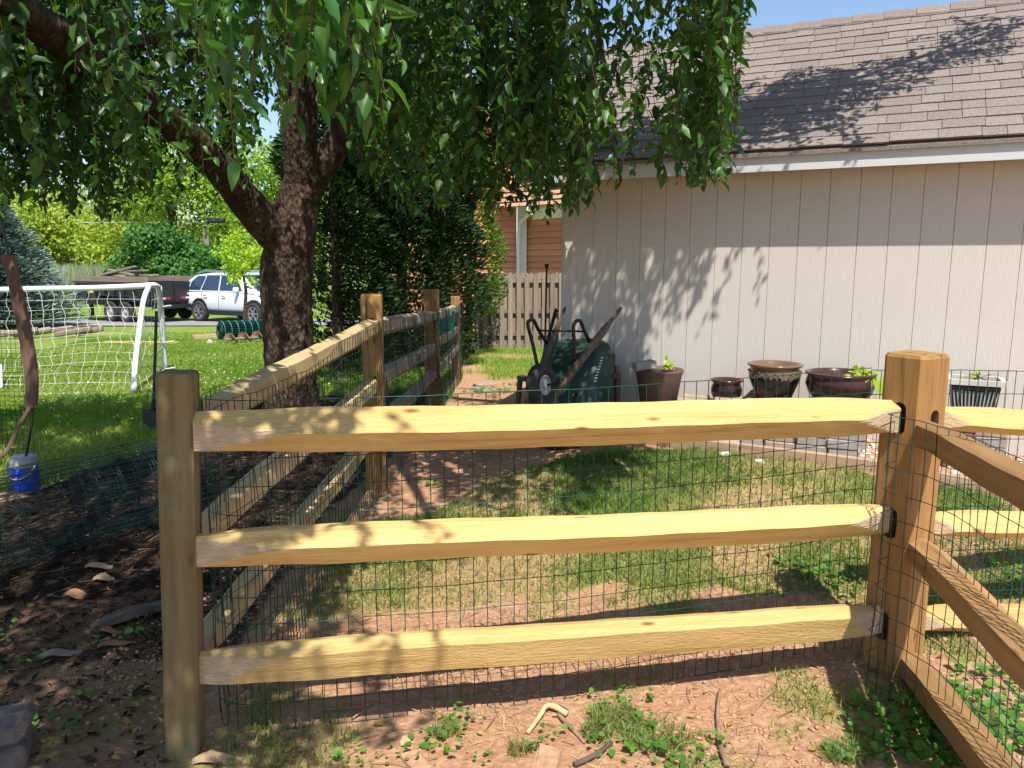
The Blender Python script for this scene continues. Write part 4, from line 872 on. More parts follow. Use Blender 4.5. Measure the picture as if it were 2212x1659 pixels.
# brown plastic trellis thing behind it, black shovel by the corner, rake pole
e = empty('plastic_stand', P(1325, 880, 6.15), 'dark brown plastic stand between the barrow and the clay pot', 'stand')
m_ = MB(); m_.beam(P(1318, 880, 6.2), P(1318, 785, 6.25), .06, .05); m_.beam(P(1333, 880, 6.2), P(1331, 790, 6.22), .05, .05); m_.beam(P(1306, 812, 6.2), P(1337, 812, 6.18), .05, .05); m_.build('frame', M['terracotta'], e)
m_ = MB(); m_.tube([P(1150, 860, 6.7), P(1200, 672, 6.9)], .016, 8); m_.tube([P(1200, 672, 6.9), P(1204, 668, 6.9)], .022, 8); props(m_.build('tool_handle', M['black_steel']), 'black tool handle leaning at the shed corner behind the barrow', 'tool')
e = empty('garden_tool', P(1168, 745, 9.2), 'dark metal stake with flared top standing before the picket fence', 'stake')
m_ = MB(); m_.tube([P(1176, 800, 8.6), P(1181, 580, 8.6)], .011, 8); m_.build('shaft', M['dark_rust'], e); m_ = MB(); m_.tube([P(1181, 582, 8.6), P(1181, 570, 8.6)], [.012, .028], 8); m_.build('head', M['dark_rust'], e)

# ------------------------------------------------------------------ PICKET FENCE + HOUSE
YF = 14.6
pf = empty('picket_fence', (P(1100, 757, YF).x, YF, g1(0, YF)), 'weathered grey shadowbox picket fence across the end of the yard', 'fence')
pb = P(1100, 757, YF).z; pt_ = P(1100, 590, YF).z
def picket(x, y, z0, z1, wd=.088):
    m_ = MB(); hh = z1-z0; v = [(-wd/2, -.009, 0), (wd/2, -.009, 0), (wd/2, -.009, hh-.035), (wd/4, -.009, hh), (-wd/4, -.009, hh), (-wd/2, -.009, hh-.035)]; v += [(a, .009, c) for a, b_, c in v]
    m_.add(v, [[0, 1, 2, 3, 4, 5], [11, 10, 9, 8, 7, 6]]+[[i, 6+i, 6+(i+1) % 6, (i+1) % 6] for i in range(6)])
    return mk('picket', m_.v, m_.f, M['old_wood'], pf, M=Matrix.Translation(Vector((x, y, z0))-pf.location) @ Matrix.Rotation(random.uniform(-.006, .006), 4, 'Y'))
x = P(1030, 757, YF).x
while x < 1.6:
    picket(x, YF-.03, pb+random.uniform(0, .02), pt_+random.uniform(-.015, .02)); x += .162
x = P(1030, 757, YF).x+.081
while x < 1.6: picket(x, YF+.06, pb, pt_+random.uniform(-.01, .02)); x += .162
for py in (606, 672, 720, 748):
    m_ = MB(); z = P(1100, py, YF).z; L_ = 2.6; m_.box((0, 0, 0), (L_, .036, .085)); mk('rail', m_.v, m_.f, M['old_wood_x'], pf, M=Matrix.Translation(Vector((P(1030, 700, YF).x+L_/2-.05, YF+.015, z))-pf.location))
m_ = MB(); q = P(1014, 762, 13.2); m_.box(q+Vector((0, 0, .8)), (.10, .09, 1.75), bev=.008); props(m_.build('fence_post', M['post']), 'bare orange wooden post standing left of the picket fence', 'post')
# house
YH = 22.0
hs = empty('house', P(1110, 760, YH), 'orange red clapboard house with white corner trim behind the picket fence', 'house')
def clap(x0, x1, z0, z1, y0, y1=None, par=hs, n=None, over=.165):
    y1 = y0 if y1 is None else y1; n = int((z1-z0)/over)
    d = Vector((x1-x0, y1-y0, 0)); L_ = d.length; d.normalize(); nn = Vector((d.y, -d.x, 0))
    for k in range(n):
        m_ = MB(); v = [(-L_/2, 0, 0), (L_/2, 0, 0), (L_/2, .0, over+.01), (-L_/2, .0, over+.01), (-L_/2, -.07, 0), (L_/2, -.07, 0), (L_/2, -.006, over+.01), (-L_/2, -.006, over+.01)]
        m_.add(v, [[0, 1, 2, 3], [5, 4, 7, 6], [4, 5, 1, 0], [6, 7, 3, 2], [4, 0, 3, 7], [1, 5, 6, 2]])
        R = Matrix((d, Vector((-d.y, d.x, 0)), Vector((0, 0, 1)))).transposed().to_4x4(); R.translation = Vector(((x0+x1)/2, (y0+y1)/2, z0+k*over))-par.location
        mk('clapboard', m_.v, m_.f, M['house_red'], par, M=R)
xL = P(1000, 500, YH).x; xC = P(1116, 500, YH).x; zG = -.3; zT = P(1100, 240, YH).z
m_ = MB(); m_.box(((xL+xC)/2-1.2, YH+1.3, (zG+zT)/2), (xC-xL+2.4, 2.5, zT-zG)); m_.build('wall', M['house_red'], hs)
clap(xL-.4, xC, zG, zT-.2, YH)
xD = P(1136, 500, YH).x
m_ = MB(); m_.box(((xC+xD)/2+.02, YH-.02, (zG+zT)/2), (xD-xC, .12, zT-zG)); m_.build('corner_board', M['white_pipe'], hs)
m_ = MB(); m_.tube([P(1118, 720, YH-.2), P(1121, 500, YH-.2), P(1125, 480, YH-.2), P(1150, 455, YH-.45), P(1158, 448, YH-.5)], .055, 8); m_.build('downspout', M['white_pipe'], hs)
# garage wing
wt_ = P(1170, 462, YH-.5).z; xR = P(1290, 500, YH-1.5).x
clap(xD+.03, xR, zG, wt_-.15, YH+.05, YH-2.4)
m_ = MB(); m_.add([Vector((xD, YH+.12, zG)), Vector((xR, YH-2.33, zG)), Vector((xR, YH+2, zG)), Vector((xD, YH+2, zG)), Vector((xD, YH+.12, wt_)), Vector((xR, YH-2.33, wt_)), Vector((xR, YH+2, wt_)), Vector((xD, YH+2, wt_))], [[3, 2, 1, 0], [4, 5, 6, 7], [0, 1, 5, 4], [1, 2, 6, 5], [2, 3, 7, 6], [3, 0, 4, 7]]); m_.build('wing_wall', M['house_red'], hs)
m_ = MB(); m_.beam((xD+.2, YH-.3, wt_-.02), (xR, YH-2.75, wt_-.02), .04, .26); m_.build('frieze', M['white_pipe'], hs)
m_ = MB(); m_.beam((xD+.1, YH-.5, wt_+.16), (xR, YH-2.95, wt_+.16), .12, .12); m_.build('gutter', M['white_pipe'], hs)
# wing roof
rfm = MB(); a0 = Vector((xC-.6, YH-.45, wt_+.2)); a1 = Vector((xR, YH-2.9, wt_+.2)); up_ = Vector((.5, 3.2, 2.4))
rfm.add([a0, a1, a1+up_, a0+up_, a0-Vector((0, 0, .05)), a1-Vector((0, 0, .05)), a1+up_-Vector((0, 0, .05)), a0+up_-Vector((0, 0, .05))], [[0, 1, 2, 3], [4, 7, 6, 5], [0, 4, 5, 1], [3, 2, 6, 7], [0, 3, 7, 4]]); rfm.build('roof', M['stone_red'], hs)
for k in range(16):
    m_ = MB(); o_ = up_*(k/16.0)+Vector((0, -.02, .02)); m_.beam(a0+o_, a1+o_, .26, .02, up=(0, -.6, .8)); m_.build('shingle_course', M['stone_red'], hs)
clap(xC, xR+.6, wt_+2.0, zT+.6, YH+2.4, YH-.2)
rr_ = MB(); rr_.beam((xL-3, YH-.4, zT-.1), (xC+.3, YH-.4, zT-.1), .5, .2); rr_.build('eave', M['white_pipe'], hs)

# ------------------------------------------------------------------ CHERRY TREE
TB = P(630, 900, 7.3)
tree = empty('cherry_tree', (TB.x, TB.y, g1(TB.x, TB.y)), 'weeping cherry with thick forked trunk and hanging leafy branches left of centre', 'tree')
def limb(pts, n=7, name='limb', nr=16, jit=.05, mat='bark'):
    s = spline([tuple(P(a, b_, y))+(r,) for a, b_, y, r in pts], n); m_ = MB()
    m_.tube([Vector(p[:3]) for p in s], [p[3] for p in s], nr, jit=jit); return m_.build(name, M[mat], tree, True)
def limb3(pts, n=6, name='limb', nr=10):
    s = spline(pts, n); m_ = MB(); m_.tube([Vector(p[:3]) for p in s], [p[3] for p in s], nr, jit=.06); return m_.build(name, M['bark'], tree, True)
limb([(634, 990, 7.3, .40), (632, 920, 7.3, .32), (630, 860, 7.28, .262), (627, 800, 7.25, .238), (622, 720, 7.22, .232), (619, 640, 7.2, .235), (622, 560, 7.17, .235), (636, 490, 7.12, .205), (646, 430, 7.1, .18), (655, 395, 7.08, .17)], name='trunk', nr=28, jit=.035)
limb([(648, 430, 7.1, .165), (650, 380, 7.05, .15), (648, 320, 7.0, .145), (650, 250, 6.95, .14), (652, 180, 6.9, .125), (640, 90, 6.8, .11), (600, -80, 6.6, .08), (560, -300, 6.3, .04)])
limb([(655, 425, 7.1, .155), (685, 370, 7.1, .14), (722, 320, 7.1, .13), (748, 255, 7.1, .125), (762, 170, 7.1, .12), (790, 80, 7.05, .11), (850, -50, 7, .09), (980, -250, 6.7, .05)])
limb([(622, 540, 7.12, .17), (590, 500, 7.05, .175), (540, 445, 6.9, .155), (480, 370, 6.55, .135), (400, 292, 6.1, .125), (320, 220, 5.7, .115), (220, 150, 5.1, .11), (110, 70, 4.5, .10), (-20, -30, 4.0, .08), (-250, -220, 3.2, .04)])
limb([(520, 430, 6.9, .07), (497, 330, 6.95, .065), (488, 220, 6.95, .06), (480, 100, 6.9, .055), (470, -60, 6.7, .04)])
limb([(360, 260, 6.0, .05), (330, 180, 6.2, .045), (370, 120, 6.4, .04), (480, 118, 6.6, .035), (520, 150, 6.8, .02)], nr=8)
limb([(250, 170, 5.4, .05), (270, 100, 5.6, .045), (380, 75, 6.0, .035), (460, 60, 6.2, .02)], nr=8)
limb([(830, 100, 7.0, .06), (900, 95, 6.6, .05), (980, 110, 6.2, .045), (1080, 135, 5.8, .03), (1180, 150, 5.4, .015)], nr=8)
limb([(790, 170, 7.1, .06), (860, 40, 6.7, .06), (950, -20, 6.3, .05), (1150, -120, 5.7, .04)], nr=8)
limb([(-50, 260, 4.6, .03), (60, 200, 4.8, .03), (150, 190, 5.1, .04)], nr=8)
limb3([(-.9, 6.9, 4.4, .09), (.2, 6.0, 4.9, .075), (1.2, 5.2, 4.7, .05), (2.0, 4.9, 4.2, .03), (2.5, 5.0, 3.9, .015)])
limb3([(-1.6, 6.6, 4.8, .08), (-.9, 5.0, 5.0, .07), (-.3, 3.4, 4.4, .05), (0, 2.4, 3.6, .02)])
limb3([(-2.2, 6.5, 4.2, .09), (-2.4, 4.6, 4.7, .07), (-2.2, 2.6, 4.3, .05), (-1.8, 1.0, 3.6, .025)])
limb3([(1.0, 5.4, 4.7, .05), (2.0, 5.2, 4.75, .04), (2.9, 5.3, 4.6, .03), (3.9, 5.6, 4.5, .01)])
# strands
prof_x = [-300, 0, 60, 140, 200, 260, 310, 360, 420, 480, 530, 560, 600, 700, 760, 830, 900, 960, 1000, 1060, 1100, 1180, 1240, 1300, 1350, 1420, 1480, 1540, 1590, 1625, 1640]
prof_y = [520, 470, 470, 455, 480, 480, 475, 470, 430, 390, 360, 330, 290, 260, 330, 430, 470, 470, 440, 470, 450, 470, 455, 430, 415, 395, 400, 390, 380, 385, 370]
LP, LA, LN, LL = [], [], [], []; tw = []; near = []
def strand(top, tip, leafL, spacing, out, big=None, bend=.12):
    top = np.array(top, float); tip = np.array(tip, float); L_ = np.linalg.norm(tip-top); n = max(4, int(L_/.16))
    mid = (top+tip)/2+np.array([rng.normal()*bend*.5, rng.normal()*bend*.5, .06*L_])
    s = np.array(spline([top, mid, tip], n)); tw.append(s)
    cum = np.r_[0, np.cumsum(np.linalg.norm(np.diff(s, axis=0), axis=1))]; m = int(cum[-1]/spacing)
    dd = np.linspace(.02, cum[-1], max(m, 2)); p = np.column_stack([np.interp(dd, cum, s[:, i]) for i in range(3)])
    k = len(p); a = (np.arange(k)*2.4+rng.random()*6)+rng.normal(size=k)*.4
    ax = np.column_stack([np.cos(a)*.75, np.sin(a)*.75, -.05-1.0*rng.random(k)])+.55*unit(k)
    nr = np.column_stack([np.cos(a), np.sin(a), .9+.3*rng.random(k)])+.6*unit(k)
    p = p+unit(k)*.008; Ls = leafL*(.5+.7*rng.random(k)); Ls[-2:] *= .7
    (near if big else LP).append(p) if not big else near.append((p, ax, nr, Ls))
    if not big: LA.append(ax); LN.append(nr); LL.append(Ls)
def dens(px):   # how deep in the crown strands may hang
    if px < 600: return (4.6, 6.9) if random.random() < .8 else (3.6, 4.6)
    if px < 1000: return (4.4, 8.0)
    if px < 1250: return (4.2, 6.4)
    return (3.7, 5.2)
def gap(px, py):    # chance to keep
    return 1
N1 = 2050
clus = []
for _ in range(230):
    px = random.uniform(-260, 1625); lo, hi = dens(px); pl = float(np.interp(px, prof_x, prof_y)); clus.append((px, random.uniform(lo, hi), pl-(abs(random.gauss(0, 110)) if random.random() < .5 else random.uniform(0, 480))))
for i in range(N1):
    if random.random() < .62:
        cpx, cY, cpy = clus[random.randrange(len(clus))]; px = cpx+random.gauss(0, 17); Y = cY+random.gauss(0, .13); cpy += random.gauss(0, 26)
    else: px = random.uniform(-260, 1630); lo, hi = dens(px); Y = random.uniform(lo, hi); cpy = None
    if px > 1640: continue
    if 560 < px < 780 and Y < 7.4 and random.random() < .72: continue
    if px > 1000 and random.random() < .05+.18*(px > 1190)+.08*(px > 1400): continue
    if px > 1180 and math.sin(px*.021+1.3)+math.sin(px*.057) < -.55: continue
    if px < 600:
        ly = float(np.interp(px, [-20, 110, 220, 320, 400, 480, 540, 600], [-30, 70, 150, 220, 292, 370, 445, 500])); ld = float(np.interp(px, [-20, 110, 220, 320, 400, 480, 540, 600], [4, 4.5, 5.1, 5.7, 6.1, 6.55, 6.9, 7]))
        if Y < ld+.1 and random.random() < .85: continue
    pl = float(np.interp(px, prof_x, prof_y)); 
    up_b = abs(random.gauss(0, 150)) if random.random() < .55 else random.uniform(0, 520)
    py = pl-up_b*(.8 if px < 1100 else 1.0)+random.uniform(-25, 0)
    if px > 1440: py = pl-abs(random.gauss(0, 100))
    if cpy is not None: py = min(cpy, pl+6)
    tip = P(px, py, Y); L_ = random.uniform(.5, 1.5)
    if i >= 1250 and px > 620: continue
    if 850 < px < 1640: L_ *= 1.1
    dirc = random.uniform(0, 6.28); top = tip+Vector((.18*math.cos(dirc), .18*math.sin(dirc), L_)); strand(top, tip, .096, .032, 0)
# far side of the crown, dense umbrella top
for i in range(330):
    px = random.uniform(-250, 1000); Y = random.uniform(6.2, 6.9) if px < 560 else random.uniform(7.6, 9); py = random.uniform(-60, 330 if px > 550 else 420); tip = P(px, py, Y); strand(tip+Vector((random.gauss(0, .2), random.gauss(0, .2), random.uniform(.6, 1.4))), tip, .085, .04, 0)
# canopy over and left of the camera: shades the left foreground
n_view = len(LP)
for i in range(470):
    x = random.uniform(-4.4, .35); y = random.uniform(-1.2, 3.2); z = random.uniform(3.5, 4.8)+.12*abs(x+2)
    if x > -.75 and random.random() < .35+.55*(x+.75): continue
    if -.7 < x < .2 and .9 < y < 2.3 and random.random() < .8: continue
    zt = max(z-random.uniform(.4, 1.2), 2.8+.3*max(y, 0)); strand((x, y, z+.3), (x+random.gauss(0, .1), y+random.gauss(0, .1), zt), .095, .03, 0)
for i in range(190):     # above the left post
    x = random.uniform(-2.2, -.72); y = random.uniform(-.6, 1.7); z = random.uniform(3.4, 4.6)
    strand((x, y, z+.3), (x+random.gauss(0, .1), y+random.gauss(0, .1), z-random.uniform(.3, .6)), .10, .03, 0)
for i in range(150):     # unseen leaf cluster added to block the sun from the left post
    x = random.uniform(-1.25, -.25); y = random.uniform(.35, 1.45); z = random.uniform(3.3, 4.6)
    if x > -.6 and random.random() < .4: continue
    strand((x, y, z+.25), (x+random.gauss(0, .1), y+random.gauss(0, .1), z-random.uniform(.3, .6)), .10, .028, 0)
for i in range(150):     # over the yard beside the second post
    x = random.uniform(-1.0, 1.55); y = random.uniform(2.6, 4.6); z = random.uniform(3.6, 4.9)
    strand((x, y, z+.3), (x+random.gauss(0, .1), y+random.gauss(0, .1), max(z-random.uniform(.3, .9), 1.9+.36*y)), .09, .032, 0)
for i in range(300):     # the closed top of the umbrella
    x = random.uniform(-6.0, 1.2); y = random.uniform(1.0, 7.5); r_ = math.hypot((x+2.3)/4.0, (y-4.2)/3.3)
    if r_ > 1: continue
    z = 4.9+1.2*(1-r_*r_)+random.uniform(-.25, .25); strand((x, y, z+.3), (x+random.gauss(0, .3), y+random.gauss(0, .3), z-random.uniform(.3, .8)), .11, .04, 0)
# right arm whose shadow lies on the shed roof
for i in range(190):
    t = random.random()**1.25; bx = 1.2+2.6*t; by = 5.05+.35*t+random.gauss(0, .16)*(1.2-t); bz = 4.72-.15*t
    strand((bx+random.gauss(0, .12), by+random.gauss(0, .16), bz+.1), (bx+random.gauss(0, .25), by+random.gauss(0, .25), bz-random.uniform(.1, .55)*(1-.5*t)), .085, .03, 0)
for i in range(230):
    x = random.uniform(.9, 2.8); y = random.uniform(4.7, 5.5); z = random.uniform(4.2, 5.0)
    strand((x, y, z+.2), (x+random.gauss(0, .15), y+random.gauss(0, .15), max(z-random.uniform(.2, .6), 3.5)), .09, .03, 0)
# close, large-looking strands
for (px, py, Y, L_, tx) in [(505, 345, 2.45, .75, -.02), (470, 250, 2.6, .6, .05), (430, 120, 2.5, .35, .03), (640, 270, 2.7, .7, .05), (610, 160, 2.6, .5, .03), (690, 225, 2.6, .55, -.05), (725, 245, 2.75, .65, -.06), (760, 180, 2.7, .6, -.05), (800, 250, 2.8, .8, -.1), (835, 215, 2.8, .7, -.12), (780, 120, 2.6, .5, -.08), (560, 90, 2.6, .35, .05), (700, 90, 2.5, .5, 0), (865, 120, 2.9, .5, -.1), (540, 200, 2.55, .5, 0), (385, 60, 2.7, .3, 0), (665, 130, 2.45, .4, 0), (740, 60, 2.6, .35, 0), (590, 40, 2.5, .3, 0), (820, 60, 2.7, .35, 0), (480, 30, 2.4, .3, .02), (640, 20, 2.7, .4, .02)]:
    tip = P(px, py, Y); strand(tip+Vector((tx, .05, L_)), tip, .125, .036, 0, big=True, bend=.03)
# lit bottom tips in the middle
P_, A_, N_, L2 = np.concatenate(LP), np.concatenate(LA), np.concatenate(LN), np.concatenate(LL)
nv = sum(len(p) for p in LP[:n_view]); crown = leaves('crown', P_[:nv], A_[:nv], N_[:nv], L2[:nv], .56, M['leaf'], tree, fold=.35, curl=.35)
leaves('upper_crown', P_[nv:], A_[nv:], N_[nv:], L2[nv:], .5, M['leaf'], tree, fold=.3, curl=.3, rich=False); print('LEAVES', nv, len(P_))
NP = np.concatenate([n[0] for n in near]); NA = np.concatenate([n[1] for n in near]); NN = np.concatenate([n[2] for n in near]); NL = np.concatenate([n[3] for n in near])
keep = NP[:, 1] > 0
lm = []      # a few shared close leaf meshes
for v in range(6):
    T = []; F_ = []; nn = 7; cu = .12+.05*v; fo = .16+.03*v
    for i in range(nn+1):
        t = i/nn; hw = .23*math.sin(math.pi*t**.8)**.8*(1-.25*t) if 0 < i < nn else 0; zc = -cu*t*t
        for s in (-1, -.5, 0, .5, 1): T.append((t, hw*s, zc+abs(s)*hw*fo*2+.012*math.sin(i*2.6+v)*abs(s)))
    for i in range(nn):
        for j in range(4): F_.append([i*5+j, i*5+j+1, (i+1)*5+j+1, (i+1)*5+j])
    me = bpy.data.meshes.new('leaf'); me.from_pydata(T, [], F_); me.materials.append(M['leaf_near_lit']); a = me.attributes.new('rnd', 'FLOAT', 'POINT'); a.data.foreach_set('value', [v/5.0]*len(T)); me.polygons.foreach_set('use_smooth', [True]*len(F_)); lm.append(me)
order = np.argsort(NP[:, 1]-.0*NP[:, 2]); own = order[:296]; restn = order[296:]
for i in own:
    x = Vector(NA[i]).normalized(); y = Vector(NN[i]).cross(x).normalized(); z = x.cross(y); R = (Matrix((x, y, z)).transposed()*float(NL[i])).to_4x4(); R.translation = Vector(NP[i])-tree.location
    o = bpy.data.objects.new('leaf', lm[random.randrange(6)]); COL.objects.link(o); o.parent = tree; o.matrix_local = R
if len(restn): leaves('leaves', NP[restn], NA[restn], NN[restn], NL[restn], .46, M['leaf_near_lit'], tree)['kind'] = 'stuff'
rods('twigs', tw, .0022, M['brown_twig'], tree)

# ------------------------------------------------------------------ OTHER TREES
def conifer(px, Y, z1, r, name, mat, label, n, size, droop, group, z0=.2, bare=0, tw_n=60, cat='tree'):
    b = P(px, 700, Y); b.z = g1(b.x, b.y); e = empty(name, b, label, cat, group)
    m_ = MB(); m_.tube([b-Vector((0, 0, .1)), b+Vector((.03, 0, z1*.5)), b+Vector((0, 0, z1*.95))], [r*.06+.03, r*.04+.02, .01], 8); m_.build('trunk', M['bark'], e)
    t = rng.random(n)**.85; z = z0+t*(z1-z0); rr = r*(1-t)**.55*(.25+.75*np.minimum(1, (t+.18)/.35)) if mat != 'spruce' else r*(1-t)**.9
    a = rng.random(n)*6.283; tier = 1+.16*np.sin(z*7+a*3)+.10*np.sin(a*5+z*3); u = (.55+.45*rng.random(n)**.5)*tier
    if bare: k_ = rng.random(n) < np.clip((t-bare*.0)/(bare), .45, 1)
    else: k_ = np.ones(n, bool)
    p = np.column_stack([b.x+rr*u*np.cos(a), b.y+rr*u*np.sin(a), b.z+z-droop*rr*u])[k_]; out = np.column_stack([np.cos(a), np.sin(a), np.zeros(n)])[k_]
    ax = out+.5*unit(len(p)); ax[:, 2] += (-.2 if mat == 'spruce' else .5); nr = unit(len(p))*.7+out*.5+np.array([0, 0, .6])
    leaves('crown', p, ax, nr, size*(.6+.8*rng.random(len(p))), .45, M[mat], e, rich=False)
    segs = []
    for _ in range(tw_n):
        zz = b.z+random.uniform(.1, z1*.6); an = random.uniform(0, 6.28); q = np.array([b.x, b.y, zz]); d = np.array([math.cos(an), math.sin(an), random.uniform(-.2, .5)])*r*random.uniform(.5, .95)
        segs.append(np.array(spline([q, q+d*.5+rng.normal(size=3)*.06, q+d], 4)))
    if tw_n: rods('branches', segs, .008, M['bare_twig'], e)
    return e
cg = 'cedars in a row behind the cherry tree'
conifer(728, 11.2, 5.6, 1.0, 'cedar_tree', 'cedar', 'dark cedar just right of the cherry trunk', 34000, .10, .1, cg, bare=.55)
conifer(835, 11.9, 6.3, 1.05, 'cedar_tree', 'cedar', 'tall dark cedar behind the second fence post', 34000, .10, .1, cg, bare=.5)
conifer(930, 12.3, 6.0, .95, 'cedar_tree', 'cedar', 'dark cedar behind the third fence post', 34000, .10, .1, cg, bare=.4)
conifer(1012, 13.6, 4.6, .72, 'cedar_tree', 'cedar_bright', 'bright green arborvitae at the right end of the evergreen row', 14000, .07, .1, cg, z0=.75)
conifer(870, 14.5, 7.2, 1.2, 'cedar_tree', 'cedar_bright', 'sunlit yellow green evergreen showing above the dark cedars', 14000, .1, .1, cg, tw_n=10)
# blue spruce: tiered whorls of drooping branches
def spruce(px, Y, H, R_, label):
    b = P(px, 700, Y); b.z = g1(b.x, b.y); e = empty('blue_spruce', b, label, 'tree')
    m_ = MB(); m_.tube([b, b+Vector((0, 0, H*.95))], [.14, .01], 8); m_.build('trunk', M['bark'], e); pos = []; axs = []
    z = .35
    while z < H-.1:
        f = 1-z/H; nb = int(9+14*f); 
        for k in range(nb):
            an = 6.283*(k+random.random()*.8)/nb; L_ = R_*f**.8*random.uniform(.8, 1.1)+.08; m = int(26+110*L_/R_)
            for q in range(m):
                s = (q+random.random())/m; sw = random.uniform(-1, 1)*.28*L_*(1-s*.5)*s**.3; d = np.array([math.cos(an), math.sin(an), 0]); pr = np.array([-math.sin(an), math.cos(an), 0])
                pos.append(np.array(b)+np.array([0, 0, z])+d*L_*s+pr*sw+np.array([0, 0, -.12*L_*s+.10*s*s*L_-abs(sw)*.2+random.uniform(-.09, .07)])); axs.append(d*.8+pr*np.sign(sw)*.5+np.array([0, 0, .25]))
        z += .15+.06*f
    pos = np.array(pos); axs = np.array(axs)+.25*unit(len(axs)); leaves('crown', pos, axs, unit(len(pos))*.4+np.array([0, -.2, 1.]), .17*(.6+.7*rng.random(len(pos))), .42, M['spruce'], e, rich=False, curl=0)
spruce(20, 23.5, 3.9, 2.3, 'blue grey spruce at the left edge beyond the goal')
def broad(name, px, Y, H, R_, mat, label, n, size, group=None, trunkh=.35, lobes=26, flat=1.0, cz=.62, cat='tree', low=.0):
    b = P(px, 700, Y); b.z = g1(b.x, b.y); e = empty(name, b, label, cat, group)
    m_ = MB(); m_.tube([b, b+Vector((.1, 0, H*.4)), b+Vector((-.05, .1, H*.75))], [R_*.07+.02, R_*.05+.01, .01], 7); m_.build('trunk', M['bark'], e)
    B = []
    for _ in range(lobes):
        u = unit(1)[0]; rr = random.uniform(.35, .85); c = np.array(b)+np.array([0, 0, H*cz])+u*np.array([R_, R_, H*(1-cz)])*rr; s = R_*random.uniform(.22, .42); B.append((*c, s, s, s*.75*flat))
    cloud('crown', B, n, size, M[mat], e, ratio=.75); return e
tg = 'bright green trees beyond the driveway'
for i, (px, Y, H, R_, mt, lab) in enumerate([(100, 75, 8.5, 6, 'far_olive', 'olive green tree on the far bank just right of the spruce'), (210, 80, 10.5, 7, 'far_olive', 'light green tree on the far bank above the trailer front'), (320, 72, 9.5, 6, 'far_olive', 'light green tree on the far bank above the trailer middle'), (20, 78, 10, 7, 'far_olive', 'light green tree behind the blue spruce'), (385, 47, 12.5, 4.6, 'far_light', 'tall bright green tree left of the utility pole'), (500, 48, 11.5, 5, 'far_light', 'tall bright green tree right of the utility pole'), (600, 50, 10, 5, 'far_light', 'bright green tree hidden mostly by the cherry trunk'), (150, 95, 15, 9, 'far_olive', 'tall hazy green tree high on the far bank'), (-80, 70, 11, 7, 'far_light', 'bright green tree beyond the left edge'), (700, 52, 11, 5, 'far_light', 'bright tree glimpsed between trunk and cedars')]):
    broad('deciduous_tree', px, Y, H, R_, mt, lab, 9000, .34 if Y > 60 else .24, tg, cz=.5)
broad('vine_bush', 350, 41, 4.2, 2.5, 'far_dark', 'large dark vine covered shrub behind the trailer', 16000, .2, cz=.42, cat='bush', lobes=34)
broad('vine_bush', 425, 42, 3.6, 2.6, 'far_dark', 'dark shrub between the vine mound and the utility pole', 9000, .2, cz=.42, cat='bush')
broad('vine_bush', 470, 40, 3.2, 2.2, 'far_dark', 'dark green shrub behind the white car roof', 8000, .2, cz=.42, cat='bush')
broad('vine_bush', 560, 43, 4, 3, 'far_light', 'bright green shrub behind the front of the white car', 8000, .2, cz=.42, cat='bush')
broad('sapling', 527, 19.5, 2.75, .62, 'lime', 'slender young tree with yellow green leaves in front of the white car', 1500, .085, cz=.66, cat='tree', lobes=20)
xy = scat(9000, -38, -19, 46, 60, lambda X, Y: np.ones(len(X))); props(blades('reeds', xy, 1.6+.9*rng.random(len(xy)), .07, M['reed'], .15), 'grey green reeds below the far tree bank', kind='stuff')
xy = scat(14000, -60, 0, 36, 47, lambda X, Y: np.ones(len(X))); props(blades('meadow_grass', xy, .3+.35*rng.random(len(xy)), .08, M['grass_far'], .5), 'rough meadow grass behind the driveway', kind='stuff')
# utility pole + wires
ub = P(451, 600, 44); e = empty('utility_pole', (ub.x, ub.y, -.45), 'grey wooden utility pole with lamp and meter box behind the white car', 'pole')
m_ = MB(); zt = P(450, 490, 44).z; m_.tube([(ub.x, ub.y, -.5), (ub.x, ub.y, zt)], .17, 10); m_.build('pole', M['old_wood'], e)
m_ = MB(); m_.box((ub.x+.75, ub.y-.3, zt+.35), (.95, .4, .28), bev=.05); m_.beam((ub.x, ub.y-.2, zt), (ub.x+.4, ub.y-.3, zt+.3), .08, .08); m_.build('lamp', M['black_steel'], e)
q = P(464, 583, 43.6); m_ = MB(); m_.box(q, (.75, .3, 1.0), bev=.03); m_.build('meter_box', M['white_sticker'], e)
e = empty('power_line', P(300, 481, 60), 'thin power lines crossing the far green bank', 'cable')
rods('line', [[P(165, 481, 60), P(300, 481, 60), P(420, 484, 55)], [tuple(p) for p in spline([P(160, 440, 50), P(230, 455, 52), P(290, 462, 52), P(360, 455, 50)], 6)]], .03, M['grey_plastic'], e, n=5)

